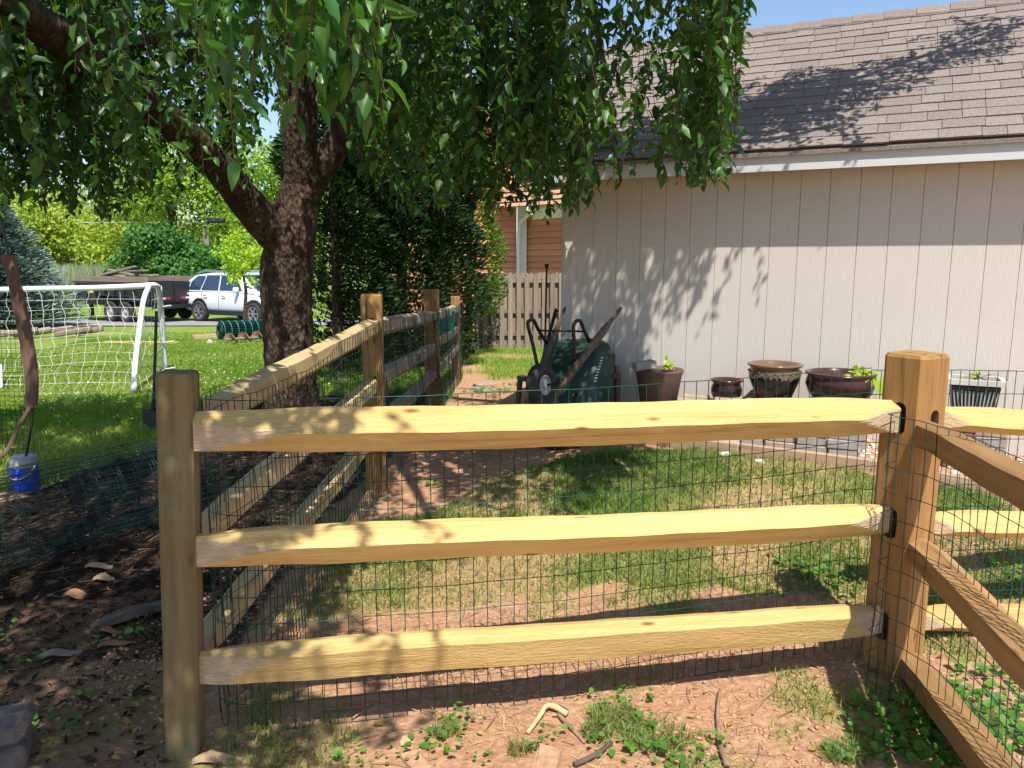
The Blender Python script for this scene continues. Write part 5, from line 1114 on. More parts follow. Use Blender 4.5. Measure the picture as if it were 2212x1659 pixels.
# ------------------------------------------------------------------ CAR
cy = 27.0; cp = P(538, 690, cy); yaw = math.radians(-30); gy = g1(cp.x, cy)
car = empty('parked_car', (cp.x, cy, gy+.03), 'white sport utility car parked on the driveway behind the sapling', 'car'); car.rotation_euler.z = yaw
def cpart(name, m_, mat, sm=False, par=None, y=None): return mk(name, m_.v, m_.f, mat if isinstance(mat, list) else M[mat], par or car, sm, midx=m_.m, M=Matrix.Identity(4))
Lc = 4.7
st = [(-2.35, .55, .95, .80), (-2.28, .42, 1.05, .90), (-2.0, .36, 1.08, .93), (-1.5, .34, 1.08, .94), (0, .34, 1.06, .95), (1.0, .34, 1.05, .94), (1.35, .36, 1.04, .93), (1.9, .38, .96, .90), (2.2, .42, .84, .84), (2.35, .52, .70, .70)]
m_ = MB(); vs = []
for x, zb, zt, hw in st:
    vs += [(x, -hw*.92, zb), (x, -hw, zb+.16), (x, -hw*1.0, (zb+zt)/2), (x, -hw*.95, zt), (x, -hw*.7, zt+.03), (x, hw*.7, zt+.03), (x, hw*.95, zt), (x, hw, (zb+zt)/2), (x, hw, zb+.16), (x, hw*.92, zb)]
n = 10; fs = [[i*n+j, (i+1)*n+j, (i+1)*n+(j+1) % n, i*n+(j+1) % n] for i in range(len(st)-1) for j in range(n)]+[list(range(n)), list(range(len(vs)-1, len(vs)-1-n, -1))]
m_.add(vs, fs); o = cpart('body', m_, 'car_white', True); 
# greenhouse
gh = [(-2.28, 1.06, 1.10), (-2.0, 1.06, 1.48), (-1.75, 1.06, 1.62), (-1.0, 1.06, 1.70), (0, 1.06, 1.71), (.45, 1.06, 1.64), (.8, 1.05, 1.45), (1.35, 1.03, 1.08)]
m_ = MB(); vs = []
for x, zb, zt in gh:
    f = (zt-zb)/.65; hw = .91-.17*f; vs += [(x, -.91, zb), (x, -hw, zt-.03*f), (x, -hw*.82, zt+.02*f), (x, hw*.82, zt+.02*f), (x, hw, zt-.03*f), (x, .91, zb)]
n = 6; fs = [[i*n+j, (i+1)*n+j, (i+1)*n+j+1, i*n+j+1] for i in range(len(gh)-1) for j in range(5)]+[list(range(n)), list(range(len(vs)-1, len(vs)-1-n, -1))]
m_.add(vs, fs); cpart('roof', m_, 'car_white', True)
def sidewin(xs_, name='window'):
    for sgn in (-1, 1):
        m_ = MB(); v = []
        for (x, z) in xs_:
            f = (z-1.06)/.65; y = (.91-.17*f)+.012; v.append((x, sgn*y, z))
        m_.add(v, [list(range(len(v)))[::sgn]]); o = cpart(name, m_, 'glass_dark')
        md = o.modifiers.new('s', 'SOLIDIFY'); md.thickness = .01
sidewin([(-1.95, 1.12), (-1.35, 1.12), (-1.15, 1.6), (-1.55, 1.6), (-1.85, 1.4)]); sidewin([(-1.28, 1.12), (-.42, 1.12), (-.42, 1.63), (-1.08, 1.62)]); sidewin([(-.34, 1.12), (.78, 1.12), (.50, 1.5), (.3, 1.61), (-.34, 1.63)])
m_ = MB(); m_.add([(1.32, -.72, 1.12), (1.32, .72, 1.12), (.56, .6, 1.62), (.56, -.6, 1.62)], [[0, 1, 2, 3]]); o = cpart('windscreen', m_, 'glass_dark'); md = o.modifiers.new('s', 'SOLIDIFY'); md.thickness = .03; md.offset = 1
for sx in (-1.4, 1.35):
    for sgn in (-1, 1):
        m_ = MB(); m_.lathe((sx, sgn*.925, .40), [(.43, -.04), (.43, .035), (.001, .036)], 26, R=Vector((0, sgn, 0)).to_track_quat('Z', 'Y').to_matrix()); cpart('wheel_arch', m_, 'black_steel')
        Q = None; m2 = wheel(Vector((sx, sgn*.90, .36))+Vector((cp.x, cy, gy+.03)), (0, sgn, 0), .36, .24, car, spokes=6, hub=.62)
m_ = MB(); 
for sgn in (-1, 1): m_.box((0, sgn*.93, .34), (2.0, .05, .16))
cpart('sill', m_, 'black_steel')
for sgn in (-1, 1):
    for x in (-1.05, -.1):
        m_ = MB(); m_.box((x, sgn*.965, .92), (.2, .03, .04), bev=.01); cpart('door_handle', m_, 'alloy')
    m_ = MB(); m_.box((-2.24, sgn*.86, .98), (.18, .14, .26), bev=.04); cpart('tail_light', m_, 'red_lens')
    m_ = MB(); m_.box((2.02, sgn*.88, .80), (.36, .1, .14), bev=.04); cpart('headlight', m_, 'orange_lens')
    m_ = MB(); m_.tube([(-1.7, sgn*.66, 1.70), (-1.4, sgn*.66, 1.76), (.1, sgn*.66, 1.77), (.3, sgn*.66, 1.71)], .025, 6); cpart('roof_rail', m_, 'alloy')
    m_ = MB(); m_.box((.62, sgn*1.03, 1.16), (.14, .2, .16), bev=.04); cpart('mirror', m_, 'car_white')
    for x in (-.38, -1.25):
        m_ = MB(); m_.box((x, sgn*.953, .78), (.012, .006, .6)); cpart('door_gap', m_, 'black_steel')

# ------------------------------------------------------------------ DUMP TRAILER
ty_ = 27.2; tp = P(345, 690, ty_); tr = empty('dump_trailer', (tp.x, ty_, g1(tp.x, ty_)+.03), 'black dump trailer loaded with old rails on the driveway', 'trailer'); tr.rotation_euler.z = math.radians(180-30)
def tpart(name, m_, mat, par=None): return mk(name, m_.v, m_.f, M[mat], par or tr, midx=m_.m, M=Matrix.Identity(4))
# local x = forward (towards tongue), box x in [-1.0, 3.3]... tail at x=-1.2
bx0, bx1, hw, zf, zs = -.95, 3.35, .98, .72, 1.38
m_ = MB(); m_.box(((bx0+bx1)/2, 0, zf), (bx1-bx0, 2*hw, .1)); tpart('bed', m_, 'black_steel')
for s in (-1, 1):
    m_ = MB(); m_.box(((bx0+bx1)/2, s*hw, (zf+zs)/2), (bx1-bx0, .05, zs-zf)); m_.box(((bx0+bx1)/2, s*(hw+.03), zs-.03), (bx1-bx0, .09, .09)); tpart('side_panel', m_, 'black_steel')
    for k in range(8):
        m_ = MB(); m_.box((bx0+.25+k*.55, s*(hw+.05), (zf+zs)/2), (.07, .06, zs-zf-.06)); tpart('rib', m_, 'black_steel')
    m_ = MB(); m_.box(((bx0+bx1)/2, s*hw, zs+.11), (bx1-bx0-.1, .045, .2)); tpart('side_board', m_, 'old_wood_x')
    m_ = MB(); pts = [(-.45, s*(hw+.18), .75), (-.25, s*(hw+.18), .93), (1.35, s*(hw+.18), .93), (1.55, s*(hw+.18), .75)]
    for a, b_ in zip(pts[:-1], pts[1:]): m_.beam(a, b_, .26, .02, up=(0, 0, 1))
    tpart('mudguard', m_, 'black_steel')
    for x in (.12, .98): wheel(Vector((x, s*(hw+.16), .37))+Vector(tr.location), (0, s, 0), .37, .2, tr, hub=.5, rim='grey_plastic')
m_ = MB(); m_.box((bx1, 0, (zf+zs)/2), (.05, 2*hw, zs-zf)); tpart('front_panel', m_, 'black_steel')
m_ = MB(); m_.box((bx0, 0, (zf+zs)/2+.02), (.05, 2*hw-.02, zs-zf)); tg_ = tpart('tailgate', m_, 'black_steel')
for y in (-.9, 0, .9): m_ = MB(); m_.box((bx0-.05, y, (zf+zs)/2), (.06, .08, zs-zf)); tpart('gate_rib', m_, 'black_steel')
for y, c in ((-.7, 'red_lens'), (-.5, 'white_sticker'), (-.3, 'red_lens'), (.3, 'red_lens'), (.5, 'white_sticker'), (.7, 'red_lens')):
    m_ = MB(); m_.box((bx0-.028, y, zf+.12), (.01, .19, .06)); tpart('reflector', m_, c)
for y, z, sy, sz in ((-.65, 1.18, .12, .2), (.62, 1.15, .2, .1), (.66, 1.02, .16, .08), (-.62, .98, .3, .06)): m_ = MB(); m_.box((bx0-.029, y, z), (.008, sy, sz)); tpart('sticker', m_, 'white_sticker')
for z, c in ((1.2, 'yellow_sticker'), (1.04, 'yellow_sticker')): m_ = MB(); m_.box((2.35, -(hw+.03) if False else (hw+.03), z), (.26, .008, .1)); tpart('sticker', m_, c)
m_ = MB(); m_.box(((bx0+bx1)/2+.1, 0, .6), (bx1-bx0, 1.2, .14)); m_.beam((3.3, .5, .62), (4.6, 0, .62), .09, .14); m_.beam((3.3, -.5, .62), (4.6, 0, .62), .09, .14); m_.box((bx0-.05, 0, .56), (.2, 1.8, .14)); tpart('frame', m_, 'black_steel')
m_ = MB(); m_.box((3.75, .2, .42), (.12, .12, .8)); m_.box((3.75, .2, .05), (.2, .2, .04)); tpart('jack', m_, 'black_steel')
m_ = MB(); m_.box((4.7, 0, .62), (.3, .14, .1), bev=.02); m_.tube([(4.5, .05, .6), (4.6, .08, .35), (4.8, .05, .42)], .02, 6); tpart('coupler', m_, 'dark_rust')
for k, (x0, y0, z0, x1, y1, z1) in enumerate([(2.3, .6, 1.62, .6, .7, 1.55), (2.6, .2, 1.66, .2, .3, 1.78), (1.9, .8, 1.62, .4, .5, 1.92), (2.9, -.3, 1.55, .5, -.4, 1.6), (1.2, .1, 1.62, -.5, .5, 1.6), (2.0, .5, 1.80, .2, .75, 1.62)]):
    m_ = MB(); Rz = Matrix.Rotation(tr.rotation_euler.z, 3, 'Z'); a = tr.location+Rz @ Vector((x0, y0, z0)); b_ = tr.location+Rz @ Vector((x1, y1, z1)); L_ = (b_-a).length; x_ = (b_-a).normalized(); y_ = Vector((0, 0, 1)).cross(x_).normalized(); z_ = x_.cross(y_)
    m_.box((0, 0, 0), (L_, .13, .09), bev=.02); Rm = Matrix((x_, y_, z_)).transposed().to_4x4(); Rm.translation = (a+b_)/2
    props(mk('old_rail', m_.v, m_.f, M['old_wood_x'], None, M=Rm), ['brown old rail lying near the front of the trailer load', 'long old rail across the middle of the trailer load', 'steep old rail on top of the trailer load', 'old rail on the far side of the trailer load', 'short old rail at the tail end of the trailer load', 'tilted old rail crossing the top of the load'][k], 'rail', 'old fence rails loaded on the trailer')

# ------------------------------------------------------------------ GOAL
gb = empty('football_goal', P(150, 855, 9.5), 'white pipe goal with white net on the lawn', 'goal')
T0, T1 = P(-420, 622, 11.1), P(322, 622, 10.9); T2 = P(343, 618, 11.2)
def pipe(pts, r=.032, name='pipe', n=6): m_ = MB(); m_.tube([Vector(p) for p in spline(pts, n)], r, 10); return m_.build(name, M['white_pipe'], gb, True)
pipe([P(-420, 640, 11.2), P(0, 626, 11.1), P(200, 622, 11.0), P(300, 618, 11.0), P(330, 616, 11.1), P(342, 620, 11.25)], .042, 'crossbar')
pipe([P(343, 618, 11.3), P(350, 700, 11.4), P(358, 806, 11.5)], .042, 'upright')
pipe([P(322, 618, 11.0), P(310, 650, 10.6), P(300, 720, 10.1), P(292, 790, 9.8), P(289, 850, 9.55)], .036, 'back_stay')
pipe([P(-300, 852, 9.5), P(0, 855, 9.5), P(289, 854, 9.52)], .038, 'ground_bar')
pipe([P(289, 854, 9.52), P(312, 846, 9.9), P(362, 822, 11.4)], .036, 'side_bar')
pipe([P(0, 790, 10.3), P(1, 838, 9.7)], .03, 'clip')
for py, px in ((664, 347), (741, 352), (798, 356)): m_ = MB(); m_.tube([P(px-3, py, 11.4), P(px+22, py-4, 11.3)], .012, 6); m_.build('clip', M['white_pipe'], gb)
segs = []
def npt(u, v):      # u across, v down: hanging back net
    a = P(-300+600*u+10, 628, 11.0); b_ = P(-320+606*u, 850, 9.55); p = a.lerp(b_, v); sag = .18*math.sin(v*math.pi); return (p.x+.02*math.sin(u*40+v*9)+.015*math.sin(v*30+u*17), p.y+sag, p.z+.05*math.sin(u*9)*math.sin(v*math.pi)-.05*math.sin(v*math.pi))
for i in range(25): segs.append([npt(i/24+.004*math.sin(j*1.3), j/28) for j in range(29)])
for j in range(1, 11): segs.append([npt(i/60, j/11) for i in range(61)])
def npt2(u, v):
    top = P(330, 625, 11.1); a = P(318-16*v, 625+226*v, 11.0-1.45*v); b_ = P(344+12*v, 622+190*v, 11.3+.15*v); p = a.lerp(b_, u); return tuple(p+Vector((.03*math.sin(v*14), 0, 0)))
for i in range(5): segs.append([npt2(i/4, j/20) for j in range(21)])
for j in range(10): segs.append([npt2(i/8, j/9) for i in range(9)])
rods('net', segs, .0026, M['net_white'], gb)

# ------------------------------------------------------------------ LAWN CLUTTER
# green wire roll
ra, rb = P(476, 716, 16.2), P(640, 708, 17.4); ra.z = g1(ra.x, ra.y)+.24; rb.z = g1(rb.x, rb.y)+.24
e = empty('wire_roll', (ra.x, ra.y, ra.z-.24), 'rolled up green wire fencing lying on the lawn left of the trunk', 'roll')
d = (rb-ra).normalized(); y_ = Vector((0, 0, 1)).cross(d).normalized(); z_ = d.cross(y_); L_ = (rb-ra).length
segs = []
for layer, rr in enumerate((.205, .19, .17, .14, .11, .08)):
    for k in range(26 if layer < 2 else 18): an = 6.283*k/(26 if layer < 2 else 18)+layer; q = y_*math.cos(an)*rr+z_*math.sin(an)*rr; segs.append([ra+q, rb+q])
rods('wire', segs, .010, M['wire'], e)
m_ = MB(); 
Q = d.to_track_quat('Z', 'Y').to_matrix(); m_.lathe(ra, [(.17, .05), (.18, .1), (.18, L_-.1), (.17, L_)], 20, R=Q); m_.build('inner_coil', M['wire_dark'], e)
hoops = [[ra+d*(.02+s*.15)+y_*math.cos(a)*.215+z_*math.sin(a)*.215 for a in np.linspace(0, 6.283, 17)] for s in range(int(L_/.15)+1)]
rods('hoop', hoops, .008, plain('pale_green_wire', (.10, .30, .26, 1), .3), e)
sp_ = [ra-d*.01+y_*math.cos(a)*(.03+.17*a/25)+z_*math.sin(a)*(.03+.17*a/25) for a in np.linspace(0, 25, 90)]
rods('coil_end', [sp_], .012, M['wire'], e)
# auger
aa, ab = P(487, 727, 15.2), P(640, 722, 16.2); aa.z = g1(aa.x, aa.y)+.13; ab.z = g1(ab.x, ab.y)+.16
e = empty('auger', (aa.x, aa.y, aa.z-.13), 'rusty earth auger lying in front of the green wire roll', 'auger')
m_ = MB(); m_.tube([aa, ab], .03, 8); m_.build('shaft', M['alloy'], e); d = (ab-aa).normalized(); y_ = Vector((0, 0, 1)).cross(d).normalized(); z_ = d.cross(y_)
vs = []; fs = []; K = 60
for k in range(K+1):
    an = k/K*6.283*3.0; c = aa+d*(k/K*.85); q = y_*math.cos(an)+z_*math.sin(an); vs += [c+q*.03, c+q*.135, c+q*.135+d*.02, c+q*.03+d*.02]
for k in range(K): b_ = k*4; fs += [[b_, b_+1, b_+5, b_+4], [b_+3, b_+7, b_+6, b_+2], [b_+1, b_+2, b_+6, b_+5]]
m_ = MB(); m_.add(vs, fs); m_.build('flight', M['rust'], e)
m_ = MB(); m_.box(aa+d*1.15, (.2, .12, .2), bev=.02); m_.box(aa+d*1.4, (.1, .22, .16), bev=.02); m_.build('gearbox', M['rust'], e)
for k in range(7):
    a = P(420+random.uniform(-4, 6), 722-k*1.2, 16.2+.12*k); b_ = P(468, 720-k*1.4, 16.6+.12*k); a.z = g1(a.x, a.y)+.04+.035*(k % 3); b_.z = g1(b_.x, b_.y)+.04+.035*(k % 3)
    m_ = MB(); m_.beam(a, b_, .06, .03); props(m_.build('stake', M['pale_stick']), ['lowest front pale stake left of the green wire roll', 'second pale stake of the small bundle by the wire roll', 'third pale stake of the bundle, raised on the others', 'middle pale stake of the bundle by the wire roll', 'pale stake just behind the middle of the bundle', 'second farthest pale stake of the bundle', 'farthest pale stake of the bundle by the wire roll'][k], 'stake', 'pale wooden stakes by the wire roll')
q = P(452, 731, 15.4); m_ = MB(); m_.box((q.x, q.y, g1(q.x, q.y)+.06), (.1, .02, .12), Matrix.Rotation(.6, 3, 'Y')); props(m_.build('paper_tag', M['white_paint']), 'white paper tag on the grass by the wire roll end', 'tag')
m_ = MB(); a = P(225, 714, 15.5); b_ = P(385, 718, 15.3); a.z = g1(a.x, a.y)+.06; b_.z = g1(b_.x, b_.y)+.06; m_.beam(a, b_, .09, .045); props(m_.build('plank', plain('yellow_new_plank', (.55, .38, .12, 1), .7)), 'yellow new plank lying on the lawn behind the goal', 'plank')
for k, (px, py, w_) in enumerate(((20, 706, .9), (60, 704, .7), (150, 704, .7), (185, 700, .5), (100, 708, .9))):
    q = P(px, py, 17.0+.2*k); m_ = MB(); m_.beam(Vector((q.x-w_/2, q.y, g1(q.x, q.y)+.08)), Vector((q.x+w_/2, q.y+.3, g1(q.x, q.y)+.2)), .2, .12, bev=.03); props(m_.build('log', M['old_wood_x']), ['grey brown log at the left end of the pile behind the goal', 'log second from left in the pile behind the goal', 'brown log right of middle in the pile behind the goal', 'short broken log at the right end of the pile behind the goal', 'middle log in the pile behind the goal'][k], 'log', 'old logs piled behind the goal')
# shovel
e = empty('shovel', P(328, 910, 7.4), 'dark long handled shovel standing in the lawn behind the corner post', 'shovel')
m_ = MB(); m_.tube([P(332, 865, 7.5), P(338, 672, 7.6)], .016, 8); m_.build('shaft', M['handle_wood'], e)
m_ = MB(); m_.add([P(308, 884, 7.5), P(350, 880, 7.5), P(350, 914, 7.45), P(328, 925, 7.43), P(308, 912, 7.45), P(308, 884, 7.53), P(350, 880, 7.53), P(350, 914, 7.48), P(328, 925, 7.46), P(308, 912, 7.48)], [[0, 1, 2, 3, 4], [9, 8, 7, 6, 5], [0, 5, 6, 1], [1, 6, 7, 2], [2, 7, 8, 3], [3, 8, 9, 4], [4, 9, 5, 0]]); m_.tube([P(330, 884, 7.49), P(332, 862, 7.5)], .022, 8); m_.build('blade', M['dark_rust'], e)
# blue jug
jy = 5.9; jb = G(58, 1056); s_ = 1.0; e = empty('drink_cooler', jb, 'blue drink cooler with grey lid and handle on the grass', 'cooler')
dj = jb.y*1.05; r = 27*dj/F; h = 72*dj/F
m_ = MB(); m_.lathe(jb, [(r*.92, 0), (r*.96, h*.04), (r*1.0, h*.35), (r*.965, h*.4), (r*1.0, h*.45), (r*.965, h*.5), (r*.98, h*.70)], 28); m_.build('body', M['blue_plastic'], e, True)
m_ = MB(); m_.lathe(jb, [(r*.99, h*.70), (r*1.0, h*.73), (r*.98, h*.95), (r*.9, h), (r*.3, h*1.005), (.001, h*1.005)], 28); m_.build('lid', M['grey_plastic'], e, True)
m_ = MB(); m_.tube([jb+Vector((r*math.cos(a)*1.12, -r*.2-r*1.05*math.sin(a)*.9, h*(.82-.42*math.sin(a)))) for a in np.linspace(0, math.pi, 14)], .008, 8); m_.build('handle', M['grey_plastic'], e, True)
q = G(52, 1052); m_ = MB(); m_.lathe(q+Vector((-.1, .05, 0)), [(.03, 0), (.03, .08), (.012, .1), (.012, .12), (.001, .12)], 14); props(m_.build('bottle', M['red_lens']), 'small red capped bottle beside the blue drink cooler', 'bottle')
m_ = MB(); q = G(-60, 975); m_.tube([G(-80, 965)+Vector((0, 0, .03)), G(30, 980)+Vector((0, 0, .03))], .02, 8); props(m_.build('pipe', M['black_steel']), 'black pipe lying on the grass behind the blue cooler', 'pipe')
# hanging brown sleeve and black netting frame
e = empty('netting_frame', G(60, 975), 'bowed black rod in a brown sleeve with black netting at the left edge', 'netting frame')
m_ = MB(); m_.tube([P(a, b_, 4.6) for a, b_ in ((-25, 390), (4, 480), (20, 560), (38, 640), (58, 740), (70, 870), (68, 920), (56, 985))], .008, 6); m_.build('rod', M['black_steel'], e)
sl2 = spline([(18, 552), (38, 640), (58, 740), (68, 810), (68, 880)], 6); m_ = MB(); vs = []; fs = []
for i, p in enumerate(sl2):
    c = P(p[0], p[1], 4.6); hw_ = (14+2.2*math.sin(i/len(sl2)*3))*4.6/F
    for k in range(10): a = 6.283*k/10; vs.append(c+Vector((hw_*math.cos(a), hw_*.35*math.sin(a), 0)))
n = len(sl2); fs = [[i*10+j, i*10+(j+1) % 10, (i+1)*10+(j+1) % 10, (i+1)*10+j] for i in range(n-1) for j in range(10)]+[list(range(10)), list(range(n*10-1, n*10-11, -1))]
m_.add(vs, fs); m_.build('sleeve', M['brown_sleeve'], e)
m_ = MB(); m_.tube([P(a, b_, 4.65) for a, b_ in ((-30, 480), (0, 560), (20, 575))], .02, 6); m_.tube([Vector(p) for p in spline([P(66, 878, 4.6), P(40, 920, 4.5), P(10, 980, 4.4), P(-40, 1000, 4.3)], 5)], .012, 6); m_.build('arm', M['brown_sleeve'], e)
segs = []
def nb(u, v): return tuple(P(-160+170*u+(34+30*v)*1.0*u, 640+340*v, 5.0+.4*(1-u)+.04*math.sin(v*9+u*7)))
for i in range(22): segs.append([nb(i/21, j/20) for j in range(21)])
for j in range(34): segs.append([nb(i/12, j/33) for i in range(13)])
rods('net', segs, .0016, M['net_black'], e)
# big loose tube of green wire on the mulch
a = G(-330, 1330); b_ = G(420, 1130); R_ = .27; a.z = g1(a.x, a.y)+R_; b_ = Vector((b_.x+.1, b_.y+.45, 0)); b_.z = g1(b_.x, b_.y)+R_
e = empty('wire_roll', (a.x, a.y, a.z-R_), 'large loose see through tube of dark green wire mesh on the mulch', 'roll')
d = (b_-a).normalized(); y_ = Vector((0, 0, 1)).cross(d).normalized(); z_ = d.cross(y_); L_ = (b_-a).length; segs = []
for ly, rr in ((0, R_), (1, R_*.86), (2, R_*.7)):
    nlong = int(6.283*rr/.0508)
    for k in range(nlong): an = 6.283*k/nlong+ly*.3; segs.append([a+d*(L_*t)+(y_*math.cos(an)+z_*math.sin(an))*(rr*(1+.05*math.sin(an*2+t*3+ly)+.015*math.sin(t*23+an*3))) for t in np.linspace(0, 1, 16)])
    for s in range(int(L_/.1016)+1): segs.append([a+d*(s*.1016)+(y_*math.cos(an)+z_*math.sin(an))*(rr*(1+.05*math.sin(an*2+s*.1016/L_*3+ly)+.012*math.sin(s+an*5))) for an in np.linspace(0, 6.283, 22)])
rods('wire_mesh', segs, .0016, M['wire_dark'], e)
# concrete block lower left
q = G(-25, 1700); q.z -= .03; e = empty('concrete_block', q, 'rough brown grey concrete block cut by the lower left corner', 'block')
m_ = MB(); m_.box(q+Vector((-.11, .12, .055)), (.30, .2, .13), Matrix.Rotation(.35, 3, 'Z'), bev=.03, jit=.008); m_.build('base', M['old_block'], e); m_ = MB(); m_.box(q+Vector((-.10, .115, .155)), (.32, .22, .06), Matrix.Rotation(.35, 3, 'Z'), bev=.025, jit=.008); m_.build('cap', M['old_block'], e)
# turquoise bin and small things behind left fence
q = P(962, 700, 9.6); e = empty('plastic_tub', q-Vector((0, 0, .14)), 'turquoise plastic tub beyond the wire of the left fence', 'tub')
m_ = MB(); m_.lathe(q-Vector((0, 0, .14)), [(.10, 0), (.13, .30), (.14, .31), (.12, .31)], 18); m_.build('body', M['teal_plastic'], e, True)
q = G(970, 800); m_ = MB(); m_.tube([q+Vector((-.2, -.2, .1)), q+Vector((.1, .3, .14))], .1, 10); props(m_.build('garden_bag', plain('pink_white_bag', (.5, .33, .32, 1), .6)), 'pinkish white bag lying behind the far left fence wire', 'bag')
m_ = MB(); q = P(537, 826, 9.2); q.z = g1(q.x, q.y)+.05; m_.lathe(q, [(.10, 0), (.11, .02), (.09, .03), (.001, .03)], 20); props(m_.build('frisbee', M['blue_plastic']), 'blue disc lying on the lawn behind the left fence top rail', 'disc')
q = G(1047, 838); block((q.x, q.y, g1(q.x, q.y)), .3, 'tan_block', (.28, .15, .06), label='lone tan paver lying on the shaded red dirt path')
q = G(1035, 846); block((q.x+.02, q.y, g1(q.x, q.y)), -.5, 'grey_block', (.2, .08, .04), label='thin grey paver piece leaning beside the lone tan paver', tilt=.2)
# flat stepping stones by the picket fence
for k, (px, py) in enumerate(((1075, 772), (1130, 773))):
    q = G(px, py); block((q.x, q.y, g1(q.x, q.y)-.01), .05*k, 'stone_red', (.75, .5, .04), label=['left flat stepping stone before the picket fence', 'right flat stepping stone before the picket fence'][k])
# sticks, bark, fallen leaves, stones
def stick(pts, r0, r1, label, mat='twig'):
    ps = []
    for px, py, dz in pts: g_ = G(px, py); ps.append((g_.x, g_.y, g1(g_.x, g_.y)+dz))
    s = spline(ps, 5); m_ = MB(); m_.tube([Vector(p) for p in s], list(np.linspace(r0, r1, len(s))), 7, jit=.12); return props(m_.build('stick', M[mat], None, True), label, 'stick')
stick([(1139, 1590, .01), (1165, 1560, .02), (1180, 1543, .03), (1200, 1543, .025), (1225, 1552, .015)], .008, .012, 'pale peeled bent root on the dirt below the front panel', 'pale_stick')
stick([(1205, 1550, .01), (1240, 1585, .01), (1262, 1610, .01)], .009, .006, 'brown stick branching right from the pale bent root')
stick([(1555, 1500, .02), (1550, 1540, .012), (1551, 1580, .014), (1556, 1620, .012), (1570, 1662, .012)], .006, .011, 'long thin brown stick lying towards the camera')
stick([(1668, 1500, .015), (1645, 1525, .012), (1625, 1550, .008)], .005, .004, 'short grey twig right of the long brown stick')
stick([(1240, 1662, .012), (1290, 1640, .016), (1320, 1610, .012)], .010, .008, 'crooked dark stick among the ivy at the bottom edge', 'bare_twig')
stick([(1360, 1530, .01), (1400, 1570, .008), (1440, 1640, .008)], .004, .003, 'thin curved twig through the ivy patch')
stick([(700, 1540, .012), (790, 1535, .01), (760, 1560, .01)], .006, .003, 'small dry twig behind the wire mesh bottom')
stick([(420, 1370, .02), (470, 1388, .015), (500, 1392, .01)], .008, .006, 'short fat twig on the shaded mulch left of the post')
stick([(1330, 1000, .02), (1345, 1012, .03), (1365, 1030, .01)], .014, .006, 'curled bark stick in the yard grass', 'pale_stick')
def chip(px, py, L_, w_, rz, label, mat='bark_chip', th=.012):
    q = G(px, py); m_ = MB(); n = 7; vs = []
    for i in range(n):
        t = i/(n-1); hw_ = w_/2*math.sin(math.pi*(.12+.8*t))*random.uniform(.8, 1.15); zc = .012*math.sin(t*5)+random.uniform(-.003, .003)
        vs += [(L_*(t-.5), -hw_, zc), (L_*(t-.5), hw_, zc+random.uniform(-.004, .004)), (L_*(t-.5), hw_*.9, zc+th), (L_*(t-.5), -hw_*.9, zc+th)]
    fs = [[i*4+j, i*4+(j+1) % 4, i*4+4+(j+1) % 4, i*4+4+j] for i in range(n-1) for j in range(4)]+[[3, 2, 1, 0], [n*4-4, n*4-3, n*4-2, n*4-1]]
    m_.add(vs, fs); o = mk('bark_piece', m_.v, m_.f, M[mat], None, M=Matrix.Translation((q.x, q.y, g1(q.x, q.y)+.008)) @ Matrix.Rotation(rz, 4, 'Z')); return props(o, label, 'bark')
chip(300, 1330, .42, .12, .9, 'large dark slab of bark leaning towards the corner post', 'handle_wood', .02)
chip(130, 1420, .17, .045, .35, 'flat grey wood splinter on the shaded dirt', 'old_wood_x'); chip(215, 1228, .14, .05, .1, 'pale splinter at the front edge of the wire tube', 'timber')
chip(225, 1255, .10, .06, .2, 'pale torn bark scrap just below the wire tube', 'timber'); chip(165, 1290, .12, .07, 0, 'orange rotten wood crumb left of the pale scrap')
chip(235, 1370, .12, .03, 0, 'orange bark sliver beside the bark slab'); chip(225, 1350, .10, .04, 1.1, 'small orange bark flake near the bark slab')
chip(250, 1398, .14, .03, .4, 'tan splintered bark between slab and grey splinter'); chip(470, 1600+48, .16, .05, .1, 'tan wood chip in the dirt at the foot of the corner post', 'pale_stick')
chip(880, 1612, .05, .03, .3, 'tiny tan scrap under the front panel', 'pale_stick')
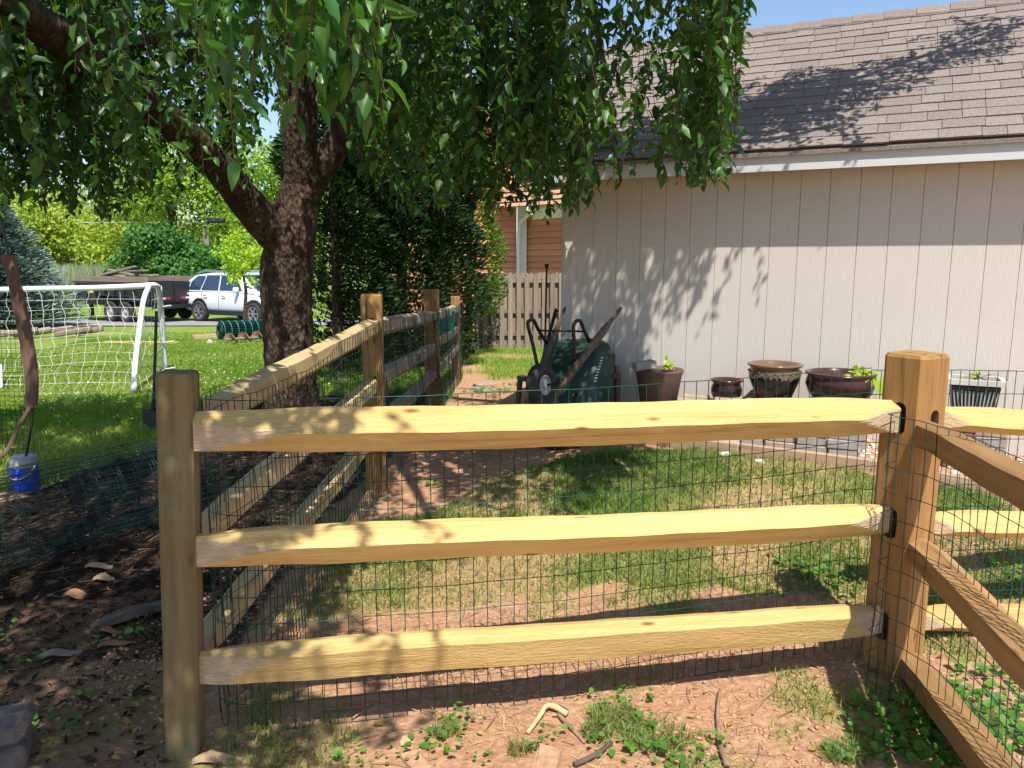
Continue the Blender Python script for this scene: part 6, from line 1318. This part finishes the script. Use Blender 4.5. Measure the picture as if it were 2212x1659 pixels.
for k, (px, py, s) in enumerate(((1450, 1580, .055), (1495, 1425, .018), (1455, 1640, .03), (900, 1655, .05), (1180, 1660, .07), (1830, 1545, .035), (1690, 1560, .018), (1640, 1562, .02), (1215, 1480, .025), (1060, 1440, .02))):
    q = G(px, py); m_ = MB(); m_.box(q+Vector((0, 0, s*.15)), (s*2.4, s*1.3, s*.5), Matrix.Rotation(random.uniform(0, 3), 3, 'Z'), bev=s*.12, jit=s*.12)
    props(m_.build('stone', M['stone_red']), ['flat reddish stone between ivy and the long stick', 'small stone in the rail shadow', 'reddish stone in the ivy right of centre', 'flat pinkish stone at the bottom left of centre', 'wide flat stone at the bottom edge of the photo', 'earth lump at the foot of the amber post', 'small round clod right of the short twig', 'small round clod under the short twig', 'stone between the two rail shadows', 'small stone just under the bottom rail'][k], 'stone')
fl = []
for _ in range(170):
    px = random.uniform(0, 2100); py = random.uniform(985, 1655); q = G(px, py); fl.append((q.x, q.y, g1(q.x, q.y)+.012))
fl = np.array(fl); lt = leafm('fallen_leaf', (.30, .12, .04, 1), (.45, .38, .08, 1), .2, .6, .2)
props(leaves('fallen_leaves', fl, np.column_stack([unit(len(fl))[:, :2], np.zeros(len(fl))]), np.tile([0, 0, 1.], (len(fl), 1))+.3*unit(len(fl)), .02+.03*rng.random(len(fl)), .5, lt, None), 'brown and yellow fallen leaves scattered over the yard', kind='stuff')
xy = scat(1500, -3.0, 3.0, 2.2, 6.8, lambda X, Y: np.ones(len(X))*.8); segs = []
for x, y in xy:
    a = random.uniform(0, 6.28); l_ = random.uniform(.02, .09); c = np.array([x, y, g1(x, y)+.008]); d = np.array([math.cos(a), math.sin(a), random.uniform(-.08, .12)])*l_
    segs.append(np.array([c-d, c+np.array([0, 0, .003]), c+d*.9+np.array([d[1], -d[0], 0])*.2]))
props(rods('twig_litter', segs, .0016, M['twig']), 'fine twigs and dry stems littering the dirt and grass', kind='stuff')
# clover flowers in the lawn
xy = scat(900, -8, -1.3, 7.5, 17, lambda X, Y: masks(X, Y)[0]*(fbm(X, Y, .7, 77) > .45)); 
props(leaves('clover_flowers', np.column_stack([xy, gz(xy[:, 0], xy[:, 1])+.07]), unit(len(xy))*.3+np.array([1, 0, 0]), np.tile([0, -.5, 1.], (len(xy), 1)), .02, .9, M['net_white'], None, rich=False), 'white clover flowers dotted over the sunny lawn', kind='stuff')

print('TRIS', sum(len(o.data.polygons)*(2 if o.data.polygons and len(o.data.polygons[0].vertices) > 3 else 1) for o in S.objects if o.type == 'MESH'))
